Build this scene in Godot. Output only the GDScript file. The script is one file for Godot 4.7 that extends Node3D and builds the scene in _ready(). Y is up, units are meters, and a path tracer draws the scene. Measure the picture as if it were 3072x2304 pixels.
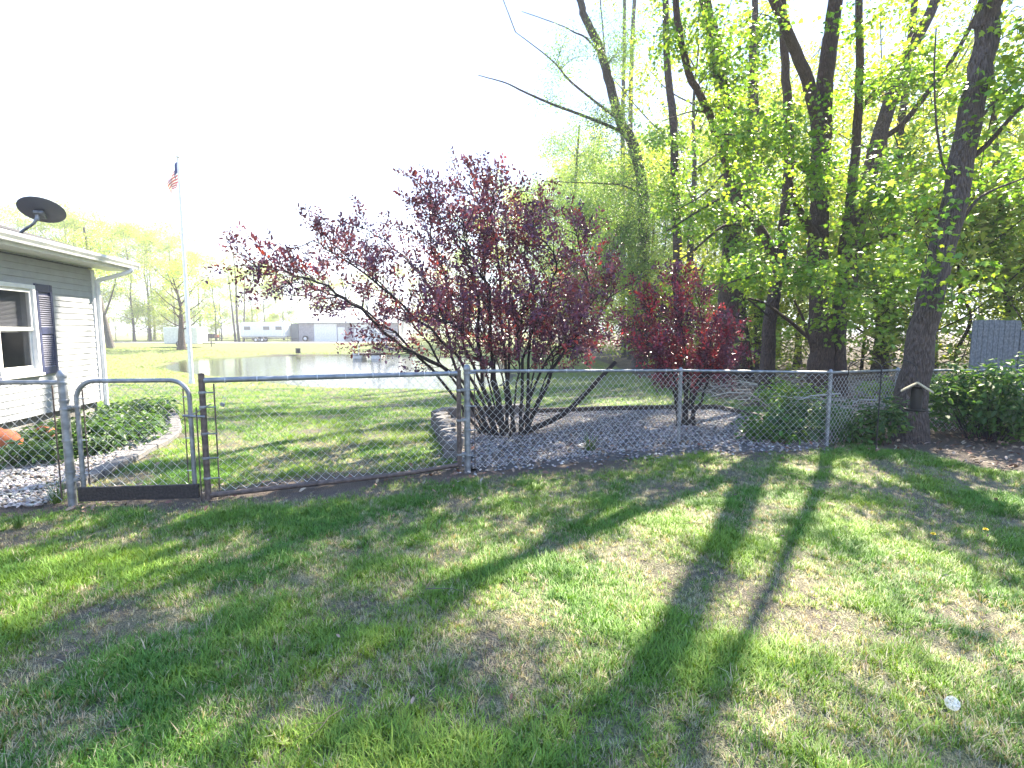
extends Node3D
# A back garden with a chain-link fence, a purple shrub, woods, a pond and a garage beyond.

class MB:
	# collects triangles; commit() gives one ArrayMesh
	var v := PackedVector3Array()
	var n := PackedVector3Array()
	var c := PackedColorArray()
	var i := PackedInt32Array()
	var col := Color(1, 1, 1)

	func vert(p: Vector3, nn: Vector3) -> int:
		v.append(p)
		n.append(nn)
		c.append(col)
		return v.size() - 1

	func tri(a: Vector3, b: Vector3, d: Vector3, up := Vector3.ZERO) -> void:
		# clockwise seen from the side its normal points to
		var nn := (d - a).cross(b - a).normalized()
		if up != Vector3.ZERO and nn.dot(up) < 0.0:
			tri(a, d, b)
			return
		var k := vert(a, nn)
		vert(b, nn)
		vert(d, nn)
		i.append_array(PackedInt32Array([k, k + 1, k + 2]))

	func quad(a: Vector3, b: Vector3, d: Vector3, e: Vector3, up := Vector3.ZERO) -> void:
		var nn := (d - a).cross(b - a).normalized()
		if up != Vector3.ZERO and nn.dot(up) < 0.0:
			quad(a, e, d, b)
			return
		var k := vert(a, nn)
		vert(b, nn)
		vert(d, nn)
		vert(e, nn)
		i.append_array(PackedInt32Array([k, k + 1, k + 2, k, k + 2, k + 3]))

	func smooth_tri(a: Vector3, b: Vector3, d: Vector3, na: Vector3, nb: Vector3, nd: Vector3) -> void:
		var k := vert(a, na)
		vert(b, nb)
		vert(d, nd)
		if (d - a).cross(b - a).dot(na + nb + nd) >= 0.0:
			i.append_array(PackedInt32Array([k, k + 1, k + 2]))
		else:
			i.append_array(PackedInt32Array([k, k + 2, k + 1]))

	func box(at: Vector3, size: Vector3, b := Basis.IDENTITY, bevel := 0.0) -> void:
		var h := size * 0.5
		if bevel <= 0.0:
			for ax in 3:
				for s in [-1.0, 1.0]:
					var nn := Vector3.ZERO
					nn[ax] = s
					var p := Vector3.ZERO
					var q := Vector3.ZERO
					p[(ax + 1) % 3] = h[(ax + 1) % 3]
					q[(ax + 2) % 3] = h[(ax + 2) % 3]
					var o: Vector3 = nn * h[ax]
					quad(at + b * (o - p - q), at + b * (o + p - q), at + b * (o + p + q), at + b * (o - p + q), b * nn)
			return
		var e := minf(bevel, minf(h.x, minf(h.y, h.z)) * 0.6)
		for ax in 3:
			for s in [-1.0, 1.0]:
				var nn := Vector3.ZERO
				nn[ax] = s
				var p := Vector3.ZERO
				var q := Vector3.ZERO
				p[(ax + 1) % 3] = h[(ax + 1) % 3] - e
				q[(ax + 2) % 3] = h[(ax + 2) % 3] - e
				var o: Vector3 = nn * h[ax]
				quad(at + b * (o - p - q), at + b * (o + p - q), at + b * (o + p + q), at + b * (o - p + q), b * nn)
		for ax in 3:
			var a1 := (ax + 1) % 3
			var a2 := (ax + 2) % 3
			for s in [-1.0, 1.0]:
				for t in [-1.0, 1.0]:
					var q := Vector3.ZERO
					q[ax] = h[ax] - e
					var u := Vector3.ZERO
					u[a1] = s * h[a1]
					u[a2] = t * (h[a2] - e)
					var w := Vector3.ZERO
					w[a1] = s * (h[a1] - e)
					w[a2] = t * h[a2]
					quad(at + b * (u - q), at + b * (u + q), at + b * (w + q), at + b * (w - q), b * (u + w))
		for sx in [-1.0, 1.0]:
			for sy in [-1.0, 1.0]:
				for sz in [-1.0, 1.0]:
					var s := Vector3(sx, sy, sz)
					var m := (h - Vector3(e, e, e)) * s
					tri(at + b * (m + Vector3(e * sx, 0, 0)), at + b * (m + Vector3(0, e * sy, 0)), at + b * (m + Vector3(0, 0, e * sz)), b * s)

	func tube(pts: PackedVector3Array, rads: PackedFloat32Array, sides := 6, cap := true, rough := 0.0, noise: FastNoiseLite = null) -> void:
		var m := pts.size()
		var t0 := (pts[1] - pts[0]).normalized()
		var nn := t0.cross(Vector3(0.31, 0.2, 0.93))
		if nn.length() < 0.2:
			nn = t0.cross(Vector3(1, 0, 0))
		nn = nn.normalized()
		var base := v.size()
		for k in m:
			var t := (pts[mini(k + 1, m - 1)] - pts[maxi(k - 1, 0)]).normalized()
			nn = (nn - t * nn.dot(t)).normalized()
			var bb := t.cross(nn)
			for j in sides:
				var a := TAU * j / sides
				var d := nn * cos(a) + bb * sin(a)
				var r := rads[k]
				if noise:
					r *= 1.0 + rough * noise.get_noise_3d(d.x * 60.0, d.z * 60.0, pts[k].y * 14.0)
				vert(pts[k] + d * r, d)
		for k in m - 1:
			for j in sides:
				var a := base + k * sides + j
				var b := base + k * sides + (j + 1) % sides
				i.append_array(PackedInt32Array([a, a + sides, b, b, a + sides, b + sides]))
		if cap:
			for end in [0, m - 1]:
				var t := (pts[1] - pts[0]).normalized() * -1.0 if end == 0 else (pts[m - 1] - pts[m - 2]).normalized()
				var k := vert(pts[end] + t * rads[end] * 0.3, t)
				for j in sides:
					var a: int = base + end * sides + j
					var b: int = base + end * sides + (j + 1) % sides
					if end == 0:
						i.append_array(PackedInt32Array([k, a, b]))
					else:
						i.append_array(PackedInt32Array([k, b, a]))

	func rod(a: Vector3, b: Vector3, r: float, sides := 8) -> void:
		tube(PackedVector3Array([a, b]), PackedFloat32Array([r, r]), sides)

	func lathe(at: Vector3, prof: Array, sides := 16, b := Basis.IDENTITY) -> void:
		# prof: [radius, height] pairs from the bottom up
		var base := v.size()
		var m := prof.size()
		for k in m:
			var p0: Array = prof[maxi(k - 1, 0)]
			var p1: Array = prof[mini(k + 1, m - 1)]
			var dr: float = p1[0] - p0[0]
			var dh: float = p1[1] - p0[1]
			for j in sides:
				var a := TAU * j / sides
				var d := Vector3(cos(a), 0, sin(a))
				var nn := (d * dh + Vector3(0, -dr, 0)).normalized()
				vert(at + b * (d * prof[k][0] + Vector3(0, prof[k][1], 0)), b * nn)
		for k in m - 1:
			for j in sides:
				var a := base + k * sides + j
				var bb := base + k * sides + (j + 1) % sides
				i.append_array(PackedInt32Array([a, bb, a + sides, bb, bb + sides, a + sides]))

	func mesh() -> ArrayMesh:
		var arr := []
		arr.resize(Mesh.ARRAY_MAX)
		arr[Mesh.ARRAY_VERTEX] = v
		arr[Mesh.ARRAY_NORMAL] = n
		arr[Mesh.ARRAY_COLOR] = c
		arr[Mesh.ARRAY_INDEX] = i
		var me := ArrayMesh.new()
		me.add_surface_from_arrays(Mesh.PRIMITIVE_TRIANGLES, arr)
		return me


var rng := RandomNumberGenerator.new()
var used := {}
var M := {}
var bark_noise := FastNoiseLite.new()
var patch := FastNoiseLite.new()
var fine := FastNoiseLite.new()
var clumps := {}


func numbered(called: String) -> String:
	var k: int = used.get(called, 0)
	used[called] = k + 1
	return called if k == 0 else "%s_%03d" % [called, k]


func tag(o: Node, label := "", category := "", group := "", kind := "") -> Node:
	if label:
		o.set_meta("label", label)
	if category:
		o.set_meta("category", category)
	if group:
		o.set_meta("group", group)
	if kind:
		o.set_meta("kind", kind)
	return o


func thing(called: String, label: String, category: String, at := Vector3.ZERO, turn := 0.0, group := "") -> Node3D:
	var o := Node3D.new()
	o.name = numbered(called)
	add_child(o)
	o.position = at
	o.rotation.y = turn
	tag(o, label, category, group)
	return o


func obj(called: String, mb: MB, mat: Material, parent: Node = null) -> MeshInstance3D:
	var o := MeshInstance3D.new()
	o.mesh = mb.mesh()
	o.material_override = mat
	if parent:
		o.name = called
		parent.add_child(o, true)
	else:
		o.name = numbered(called)
		add_child(o)
	return o


func copy(o: Node3D, at: Vector3, turn: float, label: String, size := 1.0) -> Node3D:
	var called := String(o.name)
	if called.right(4).begins_with("_") and called.right(3).is_valid_int():
		called = called.left(-4)
	var c: Node3D = o.duplicate()
	c.name = numbered(called)
	add_child(c)
	c.position = at
	c.rotation.y = turn
	c.scale = Vector3.ONE * size
	c.set_meta("label", (label + " " + whereabouts(at)) if label.ends_with("tree") else label)
	return c


func whereabouts(at: Vector3) -> String:
	# which landmark a far tree stands behind, seen from the lawn
	var s := at.x / -at.z
	var far := at.length()
	for z in [[-0.81, "beyond the house roof"], [-0.74, "just right of the house corner"], [-0.58, "behind the lone tree"], [-0.4, "behind the camper"], [-0.18, "behind the garage"], [0.06, "behind the large purple shrub"], [0.26, "between the two purple shrubs"], [0.5, "behind the small purple shrub"], [0.68, "behind the many-stemmed tree"], [0.86, "left of the leaning tree"]]:
		if s < float(z[0]):
			return z[1] + (", farther back" if far > 88.0 or (s > 0.0 and far > 40.0) else "")
	return "beyond the board fence" + (", farther back" if far > 40.0 else "")


func scatter(called: String, mesh: Mesh, mat: Material, places: Array, colors: Array, parent: Node = null, stuff := true) -> MultiMeshInstance3D:
	var mm := MultiMesh.new()
	mm.transform_format = MultiMesh.TRANSFORM_3D
	mm.use_colors = true
	mm.mesh = mesh
	mm.instance_count = places.size()
	for k in places.size():
		mm.set_instance_transform(k, places[k])
		mm.set_instance_color(k, colors[k])
	var o := MultiMeshInstance3D.new()
	o.multimesh = mm
	o.material_override = mat
	if parent:
		o.name = called
		parent.add_child(o, true)
	else:
		o.name = numbered(called)
		add_child(o)
	if stuff:
		o.set_meta("kind", "stuff")
	return o


func pv(a: Array) -> PackedVector3Array:
	return PackedVector3Array(a)


func curve(pts: PackedVector3Array, per := 4) -> PackedVector3Array:
	# Catmull-Rom through the points
	var out := PackedVector3Array()
	var m := pts.size()
	for k in m - 1:
		for s in per:
			out.append(pts[k].cubic_interpolate(pts[k + 1], pts[maxi(k - 1, 0)], pts[mini(k + 2, m - 1)], float(s) / per))
	out.append(pts[m - 1])
	return out


func taper(count: int, r0: float, r1: float, flare := 0.0) -> PackedFloat32Array:
	var r := PackedFloat32Array()
	for k in count:
		var t := float(k) / maxi(count - 1, 1)
		r.append(lerpf(r0, r1, t) * (1.0 + flare * exp(-t * 14.0)))
	return r


func rv() -> Vector3:
	while true:
		var p := Vector3(rng.randf_range(-1, 1), rng.randf_range(-1, 1), rng.randf_range(-1, 1))
		if p.length() <= 1.0:
			return p
	return Vector3.ZERO


func vary(c: Color, amount: float) -> Color:
	var k := 1.0 + rng.randf_range(-amount, amount)
	return Color(c.r * k * (1.0 + rng.randf_range(-0.5, 0.5) * amount), c.g * k, c.b * k * (1.0 + rng.randf_range(-0.5, 0.5) * amount))


func turned(at: Vector3, size := 1.0, tilt := 0.5) -> Transform3D:
	var b := Basis(Vector3.UP, rng.randf() * TAU) * Basis(Vector3(1, 0, 0), rng.randf_range(-tilt, tilt)) * Basis(Vector3(0, 0, 1), rng.randf_range(-tilt, tilt))
	return Transform3D(b.scaled(Vector3.ONE * size), at)


# ---------------------------------------------------------------- the lie of the land
var POND := PackedVector2Array([Vector2(-15, -26), Vector2(-8, -20.8), Vector2(-2, -19.6), Vector2(-0.3, -21.2), Vector2(0.2, -26), Vector2(-0.6, -36), Vector2(-4, -45), Vector2(-12, -49.5), Vector2(-22, -49), Vector2(-26, -42), Vector2(-22, -32)])
var BED := PackedVector2Array([Vector2(-1.35, -9.65), Vector2(0.87, -10.5), Vector2(4.25, -10.8), Vector2(4.75, -8.7), Vector2(4.3, -7.35), Vector2(2.4, -7.2), Vector2(-0.45, -6.2), Vector2(-0.68, -6.6)])
var FENCE := PackedVector2Array([Vector2(-7.6, -4.75), Vector2(-4.19, -4.9), Vector2(-0.52, -6.06), Vector2(2.38, -7.43), Vector2(4.51, -7.43), Vector2(9.0, -7.5), Vector2(14.0, -7.5)])


func edge_distance(p: Vector2, poly: PackedVector2Array, closed := true) -> float:
	var best := 1e9
	for k in poly.size() - (0 if closed else 1):
		best = minf(best, p.distance_to(Geometry2D.get_closest_point_to_segment(p, poly[k], poly[(k + 1) % poly.size()])))
	return best


func land(x: float, z: float) -> float:
	if z > -8.0 or absf(x) > 60.0 or z < -80.0:
		return 0.0
	var p := Vector2(x, z)
	var d := edge_distance(p, POND)
	if Geometry2D.is_point_in_polygon(p, POND):
		return -0.55 - minf(1.2, 0.28 * d)
	return -0.55 * (1.0 - smoothstep(0.0, 13.0, d))


func on_land(p: Vector3) -> Vector3:
	return Vector3(p.x, land(p.x, p.z), p.z)


func noise_texture(freq: float, low: Color, high: Color, octaves := 5, size := 512, seed_ := 1, as_normal := false, strength := 8.0, kind := FastNoiseLite.TYPE_SIMPLEX_SMOOTH) -> NoiseTexture2D:
	var f := FastNoiseLite.new()
	f.noise_type = kind
	f.frequency = freq
	f.fractal_octaves = octaves
	f.seed = seed_
	var t := NoiseTexture2D.new()
	t.width = size
	t.height = size
	t.seamless = true
	t.noise = f
	if as_normal:
		t.as_normal_map = true
		t.bump_strength = strength
	else:
		var g := Gradient.new()
		g.set_color(0, low)
		g.set_color(1, high)
		t.color_ramp = g
	return t


func mat(color: Color, rough := 0.8, metal := 0.0) -> StandardMaterial3D:
	# color: linear base colour
	var m := StandardMaterial3D.new()
	m.albedo_color = color.linear_to_srgb()
	m.roughness = rough
	m.metallic = metal
	return m


func grained(m: StandardMaterial3D, freq: float, low: float, scale_: float, bump := 0.0, seed_ := 3) -> StandardMaterial3D:
	# fine tonal variation (multiplies the base colour) and relief, in world space
	m.albedo_texture = noise_texture(freq, Color(low, low, low), Color(1, 1, 1), 5, 512, seed_)
	m.uv1_triplanar = true
	m.uv1_world_triplanar = true
	m.uv1_scale = Vector3.ONE * scale_
	if bump > 0.0:
		m.normal_enabled = true
		m.normal_texture = noise_texture(freq, Color.BLACK, Color.WHITE, 5, 512, seed_, true, 8.0)
		m.normal_scale = bump
	return m


func leaf_mat(through := 0.9, rough := 0.5) -> StandardMaterial3D:
	var m := StandardMaterial3D.new()
	m.vertex_color_use_as_albedo = true
	m.roughness = rough
	m.cull_mode = BaseMaterial3D.CULL_DISABLED
	m.backlight_enabled = true
	m.backlight = Color(through, through, through * 0.75)
	return m


func make_materials() -> void:
	M.leaf = leaf_mat(1.0, 0.5)
	M.purple = leaf_mat(0.7, 0.34)
	M.grass = leaf_mat(0.8, 0.6)
	M.litter = leaf_mat(0.25, 0.85)
	M.stone = StandardMaterial3D.new()
	M.stone.vertex_color_use_as_albedo = true
	M.stone.roughness = 0.85
	for k in 3:
		var m: StandardMaterial3D = mat([Color(0.18, 0.125, 0.105), Color(0.185, 0.15, 0.135), Color(0.27, 0.25, 0.23)][k], 0.92)
		m.albedo_texture = noise_texture(0.035, Color(0.35, 0.33, 0.32), Color(1, 1, 1), 5, 512, 11 + k)
		m.uv1_triplanar = true
		m.uv1_world_triplanar = true
		m.uv1_scale = Vector3(3.0, 0.3, 3.0)
		m.normal_enabled = true
		m.normal_texture = noise_texture(0.04, Color.BLACK, Color.WHITE, 5, 512, 11 + k, true, 14.0)
		m.normal_scale = 2.2
		M["bark%d" % k] = m
	M.purple_bark = grained(mat(Color(0.055, 0.042, 0.042), 0.9), 0.05, 0.4, 3.0, 1.0)
	M.steel = grained(mat(Color(0.36, 0.39, 0.43), 0.5, 0.55), 0.012, 0.6, 1.5, 0.05, 5)
	M.rusty = grained(mat(Color(0.22, 0.17, 0.15), 0.7, 0.3), 0.02, 0.45, 1.5, 0.12, 6)
	M.wire = mat(Color(0.52, 0.54, 0.56), 0.45, 0.25)
	M.dark_board = grained(mat(Color(0.045, 0.038, 0.04), 0.75), 0.03, 0.5, 2.0, 0.5, 7)
	M.timber = grained(mat(Color(0.11, 0.085, 0.07), 0.9), 0.03, 0.35, 2.0, 0.8, 8)
	M.block = grained(mat(Color(0.26, 0.25, 0.25), 0.92), 0.05, 0.5, 2.5, 0.8, 9)
	M.siding = grained(mat(Color(0.34, 0.355, 0.38), 0.6), 0.008, 0.9, 0.8, 0.08, 10)
	M.white = grained(mat(Color(0.78, 0.79, 0.80), 0.45), 0.01, 0.88, 0.7, 0.0, 12)
	M.navy = grained(mat(Color(0.035, 0.045, 0.12), 0.5), 0.02, 0.75, 1.0, 0.0, 13)
	M.concrete = grained(mat(Color(0.34, 0.33, 0.32), 0.92), 0.03, 0.55, 1.5, 0.5, 14)
	M.shingle = grained(mat(Color(0.10, 0.095, 0.09), 0.95), 0.06, 0.4, 3.0, 0.8, 15)
	M.dish = mat(Color(0.09, 0.10, 0.13), 0.5)
	M.black = mat(Color(0.012, 0.012, 0.013), 0.6)
	M.dim = mat(Color(0.05, 0.05, 0.055), 0.9)
	M.clay = grained(mat(Color(0.55, 0.16, 0.06), 0.8), 0.04, 0.6, 3.0, 0.3, 16)
	M.metal_wall = grained(mat(Color(0.36, 0.35, 0.40), 0.5), 0.01, 0.8, 0.5, 0.0, 17)
	M.fence_board = grained(mat(Color(0.20, 0.23, 0.26), 0.85), 0.02, 0.6, 1.2, 0.5, 18)
	var glass := StandardMaterial3D.new()
	glass.transparency = BaseMaterial3D.TRANSPARENCY_ALPHA
	glass.albedo_color = Color(0.10, 0.12, 0.14, 0.22)
	glass.roughness = 0.03
	glass.specular_mode = BaseMaterial3D.SPECULAR_SCHLICK_GGX
	glass.metallic_specular = 0.25
	M.glass = glass
	var water := StandardMaterial3D.new()
	water.albedo_color = Color(0.10, 0.11, 0.085)
	water.roughness = 0.04
	water.metallic_specular = 0.6
	water.normal_enabled = true
	water.normal_texture = noise_texture(0.02, Color.BLACK, Color.WHITE, 3, 512, 21, true, 3.0)
	water.normal_scale = 0.28
	water.uv1_triplanar = true
	water.uv1_world_triplanar = true
	water.uv1_scale = Vector3(0.35, 0.35, 0.35)
	M.water = water
	M.ground = StandardMaterial3D.new()
	M.ground.vertex_color_use_as_albedo = true
	M.ground.albedo_texture = noise_texture(0.06, Color(0.45, 0.45, 0.45), Color(1, 1, 1), 6, 1024, 22)
	M.ground.uv1_triplanar = true
	M.ground.uv1_world_triplanar = true
	M.ground.uv1_scale = Vector3.ONE * 0.9
	M.ground.roughness = 0.95
	M.ground.normal_enabled = true
	M.ground.normal_texture = noise_texture(0.06, Color.BLACK, Color.WHITE, 6, 1024, 22, true, 16.0)
	M.ground.normal_scale = 1.0



func grass_amount(x: float, z: float) -> float:
	var p := Vector2(x, z)
	if z < -19.0 and Geometry2D.is_point_in_polygon(p, POND):
		return 0.0
	if z < -5.5 and z > -11.5 and Geometry2D.is_point_in_polygon(p, BED):
		return 0.0
	# wood floor on the right
	var wob := patch.get_noise_2d(x * 1.3, z * 1.3)
	if z < -7.2 and x > 4.9 + (-z - 8.0) * 0.1 + wob * 1.6:
		return 0.0
	if x > 5.6 and z < -6.2 - (x - 5.6) * -0.12 + wob * 0.6:
		return 0.0
	# planted bed and gravel by the house
	if z < -4.9 and in_house_bed(p):
		return 0.0
	var d := edge_distance(p, FENCE, false) if z < -3.0 and z > -9.0 else 9.0
	var worn := 1.0
	if x < 4.8:
		worn = smoothstep(0.12, 0.62, d + wob * 0.4)
	return worn * clampf(0.80 + 1.05 * patch.get_noise_2d(x * 3.4 + 40.0, z * 3.4) + 0.5 * fine.get_noise_2d(x * 5.0, z * 5.0) + 0.3 * wob, 0.26, 1.0)


var HOUSE_BED := PackedVector2Array([Vector2(-4.45, -4.85), Vector2(-5.15, -7.92), Vector2(-6.2, -9.6), Vector2(-7.2, -10.9), Vector2(-8.2, -11.2), Vector2(-7.9, -10.1), Vector2(-6.7, -4.3)])


func in_house_bed(p: Vector2) -> bool:
	return Geometry2D.is_point_in_polygon(p, HOUSE_BED)


func ground_color(x: float, z: float) -> Color:
	var thatch := Color(0.33, 0.30, 0.19)
	var soil := Color(0.12, 0.095, 0.075)
	var litter := Color(0.22, 0.165, 0.125)
	var turf := Color(0.13, 0.20, 0.045)
	var p := Vector2(x, z)
	if z < -18.0 and Geometry2D.is_point_in_polygon(p, POND):
		return Color(0.10, 0.09, 0.06)
	var g := grass_amount(x, z)
	if g <= 0.0:
		if z > -11.5 and x < -4.0:
			return soil.lerp(Color(0.25, 0.23, 0.21), 0.5 + 0.5 * fine.get_noise_2d(x * 9.0, z * 9.0))
		return litter.lerp(soil, clampf(0.4 + patch.get_noise_2d(x * 5.0, z * 5.0), 0.0, 1.0))
	var dry := clampf(0.5 + 0.9 * patch.get_noise_2d(x * 3.4 - 9.0, z * 3.4) + 0.4 * fine.get_noise_2d(x * 8.0, z * 8.0), 0.0, 1.0)
	if z < -20.0:
		return Color(0.2, 0.3, 0.06).lerp(Color(0.34, 0.36, 0.12), 0.25 + 0.5 * dry)
	var base := turf.lerp(thatch, 0.35 + 0.5 * dry)
	return soil.lerp(base, smoothstep(0.1, 0.55, g)).lerp(Color(0.22, 0.17, 0.14), 0.5 * (1.0 - smoothstep(0.15, 0.7, g)))


func spaced(dense_from: float, dense_to: float, step: float, far: float, grow := 1.22) -> PackedFloat32Array:
	var out := PackedFloat32Array()
	var left := []
	var s := step
	var x := dense_from
	while x > -far:
		s *= grow
		x -= s
		left.push_front(x)
	for a in left:
		out.append(a)
	x = dense_from
	while x < dense_to:
		out.append(x)
		x += step
	s = step
	while x < far:
		out.append(x)
		s *= grow
		x += s
	out.append(x)
	return out


func make_ground() -> void:
	var xs := spaced(-12.0, 12.0, 0.22, 260.0)
	var zs := spaced(-26.0, 1.0, 0.25, 330.0, 1.13)
	var mb := MB.new()
	var w := xs.size()
	for z in zs:
		for x in xs:
			mb.col = ground_color(x, z)
			var y := land(x, z)
			if absf(x) < 12.0 and z > -26.0:
				y += 0.012 * fine.get_noise_2d(x * 3.0, z * 3.0) - 0.012
			mb.vert(Vector3(x, y, z), Vector3.UP)
	for r in zs.size() - 1:
		for k in w - 1:
			var a := r * w + k
			mb.i.append_array(PackedInt32Array([a, a + 1, a + w, a + 1, a + w + 1, a + w]))
	# normals from the slopes
	for r in range(1, zs.size() - 1):
		for k in range(1, w - 1):
			var a := r * w + k
			mb.n[a] = (mb.v[a + w] - mb.v[a - w]).cross(mb.v[a + 1] - mb.v[a - 1]).normalized()
	tag(obj("ground", mb, M.ground), "", "", "", "structure")
	# the water of the pond
	var wb := MB.new()
	var idx := Geometry2D.triangulate_polygon(POND)
	for k in range(0, idx.size(), 3):
		var q := []
		for j in 3:
			q.append(Vector3(POND[idx[k + j]].x, -0.66, POND[idx[k + j]].y))
		wb.tri(q[0], q[1], q[2], Vector3.UP)
	tag(obj("water", wb, M.water), "", "", "", "structure")
	# a gravel drive in front of the garage
	var db := MB.new()
	db.quad(Vector3(-62, 0.02, -70), Vector3(-14, 0.02, -70), Vector3(-14, 0.02, -79.5), Vector3(-75, 0.02, -79.5), Vector3.UP)
	tag(obj("driveway", db, grained(mat(Color(0.42, 0.40, 0.37), 0.95), 0.04, 0.6, 0.6)), "", "", "", "structure")


func blade(mb: MB, at: Vector3, h: float, w: float, lean: Vector3) -> void:
	var side := Vector3(lean.z, 0, -lean.x)
	if side.length() < 0.001:
		side = Vector3(1, 0, 0)
	side = side.normalized() * w * 0.5
	var mid := at + Vector3(0, h * 0.6, 0) + lean * 0.35
	var tip := at + Vector3(0, h, 0) + lean
	var flat := Vector3(lean.x, 0, lean.z).normalized()
	var nn := (Vector3.UP * 0.75 - flat * 0.55 + side.normalized() * rng.randf_range(-0.3, 0.3)).normalized()
	var n2 := (Vector3.UP * 1.0 - flat * 0.3).normalized()
	mb.smooth_tri(at - side, at + side, mid + side * 0.8, nn, nn, n2)
	mb.smooth_tri(at - side, mid + side * 0.8, mid - side * 0.8, nn, n2, n2)
	mb.smooth_tri(mid - side * 0.8, mid + side * 0.8, tip, n2, n2, n2)


func make_grass() -> void:
	var tufts := []
	for t in 4:
		var mb := MB.new()
		for b in 7:
			var a := rng.randf() * TAU
			var at := Vector3(cos(a), 0, sin(a)) * rng.randf() * 0.022
			var h := rng.randf_range(0.018, 0.046)
			blade(mb, at + Vector3(0, -0.008, 0), h, rng.randf_range(0.0026, 0.0042), Vector3(cos(a + rng.randf_range(-1, 1)), 0, sin(a + rng.randf_range(-1, 1))) * h * rng.randf_range(0.3, 1.1))
		tufts.append(mb.mesh())
	var places := [[], [], [], []]
	var colors := [[], [], [], []]
	var bands := [[-1.1, -3.2, 4200.0], [-3.2, -5.0, 2900.0], [-5.0, -7.8, 1500.0], [-7.8, -13.0, 560.0], [-13.0, -20.0, 240.0], [-20.0, -52.0, 14.0]]
	for band in bands:
		var z0: float = band[0]
		var z1: float = band[1]
		var half0: float = -z0 * 1.0 + 0.7
		var half1: float = -z1 * 1.0 + 0.7
		var area := (half0 + half1) * (z0 - z1)
		for k in int(area * band[2]):
			var t := rng.randf()
			# widths grow along the wedge
			var s := (sqrt(half0 * half0 + t * (half1 * half1 - half0 * half0)) - half0) / (half1 - half0)
			var z := lerpf(z0, z1, s)
			var x := rng.randf_range(-1, 1) * lerpf(half0, half1, s)
			var g := grass_amount(x, z)
			if rng.randf() > g:
				continue
			var which := rng.randi() % 4
			var far := -z > 7.8
			var size := rng.randf_range(0.65, 1.25) * (0.7 + 0.5 * g) * (1.25 if far else 1.0) * (2.2 if z < -20.0 else 1.0)
			var lush := 1.3 * patch.get_noise_2d(x * 3.4 + 40.0, z * 3.4)
			size *= 1.0 + 0.3 * lush
			places[which].append(turned(Vector3(x, land(x, z) - 0.006, z), size, 0.35))
			var c := Color(0.085, 0.21, 0.02).lerp(Color(0.19, 0.31, 0.03), clampf(0.45 + 1.0 * patch.get_noise_2d(x * 1.7, z * 1.7 + 30.0), 0, 1))
			var straw := 0.20 - 0.5 * lush + 0.25 * (1.0 - g)
			if z < -20.0:
				c = c.lerp(Color(0.32, 0.38, 0.10), 0.6)
			if far:
				straw = 0.06
			if rng.randf() < straw:
				c = Color(0.40, 0.35, 0.22)
			colors[which].append(vary(c, 0.28))
	# all the blades of the lawn, as one mass
	var lawn := Node3D.new()
	lawn.name = "lawn_grass"
	add_child(lawn)
	tag(lawn, "short patchy green grass of the lawn with dry straw tufts", "grass", "", "stuff")
	for t in 4:
		scatter("blades", tufts[t], M.grass, places[t], colors[t], lawn)


func pebble(seed_: int, flat := 0.6) -> ArrayMesh:
	var r := RandomNumberGenerator.new()
	r.seed = seed_
	var ring := []
	for k in 6:
		var a := TAU * k / 6.0 + r.randf_range(-0.25, 0.25)
		ring.append(Vector3(cos(a), r.randf_range(-0.25, 0.25), sin(a)) * r.randf_range(0.75, 1.1))
	var top := Vector3(r.randf_range(-0.2, 0.2), flat * r.randf_range(0.8, 1.1), r.randf_range(-0.2, 0.2))
	var mb := MB.new()
	for k in 6:
		var a: Vector3 = ring[k]
		var b: Vector3 = ring[(k + 1) % 6]
		var m := (a + b) * 0.42 + Vector3(0, flat * 0.62, 0)
		mb.tri(a, b, m, a + b + Vector3.UP)
		mb.tri(a, m, top, a + Vector3.UP * 2.0)
		mb.tri(m, b, top, b + Vector3.UP * 2.0)
	return mb.mesh()


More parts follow.
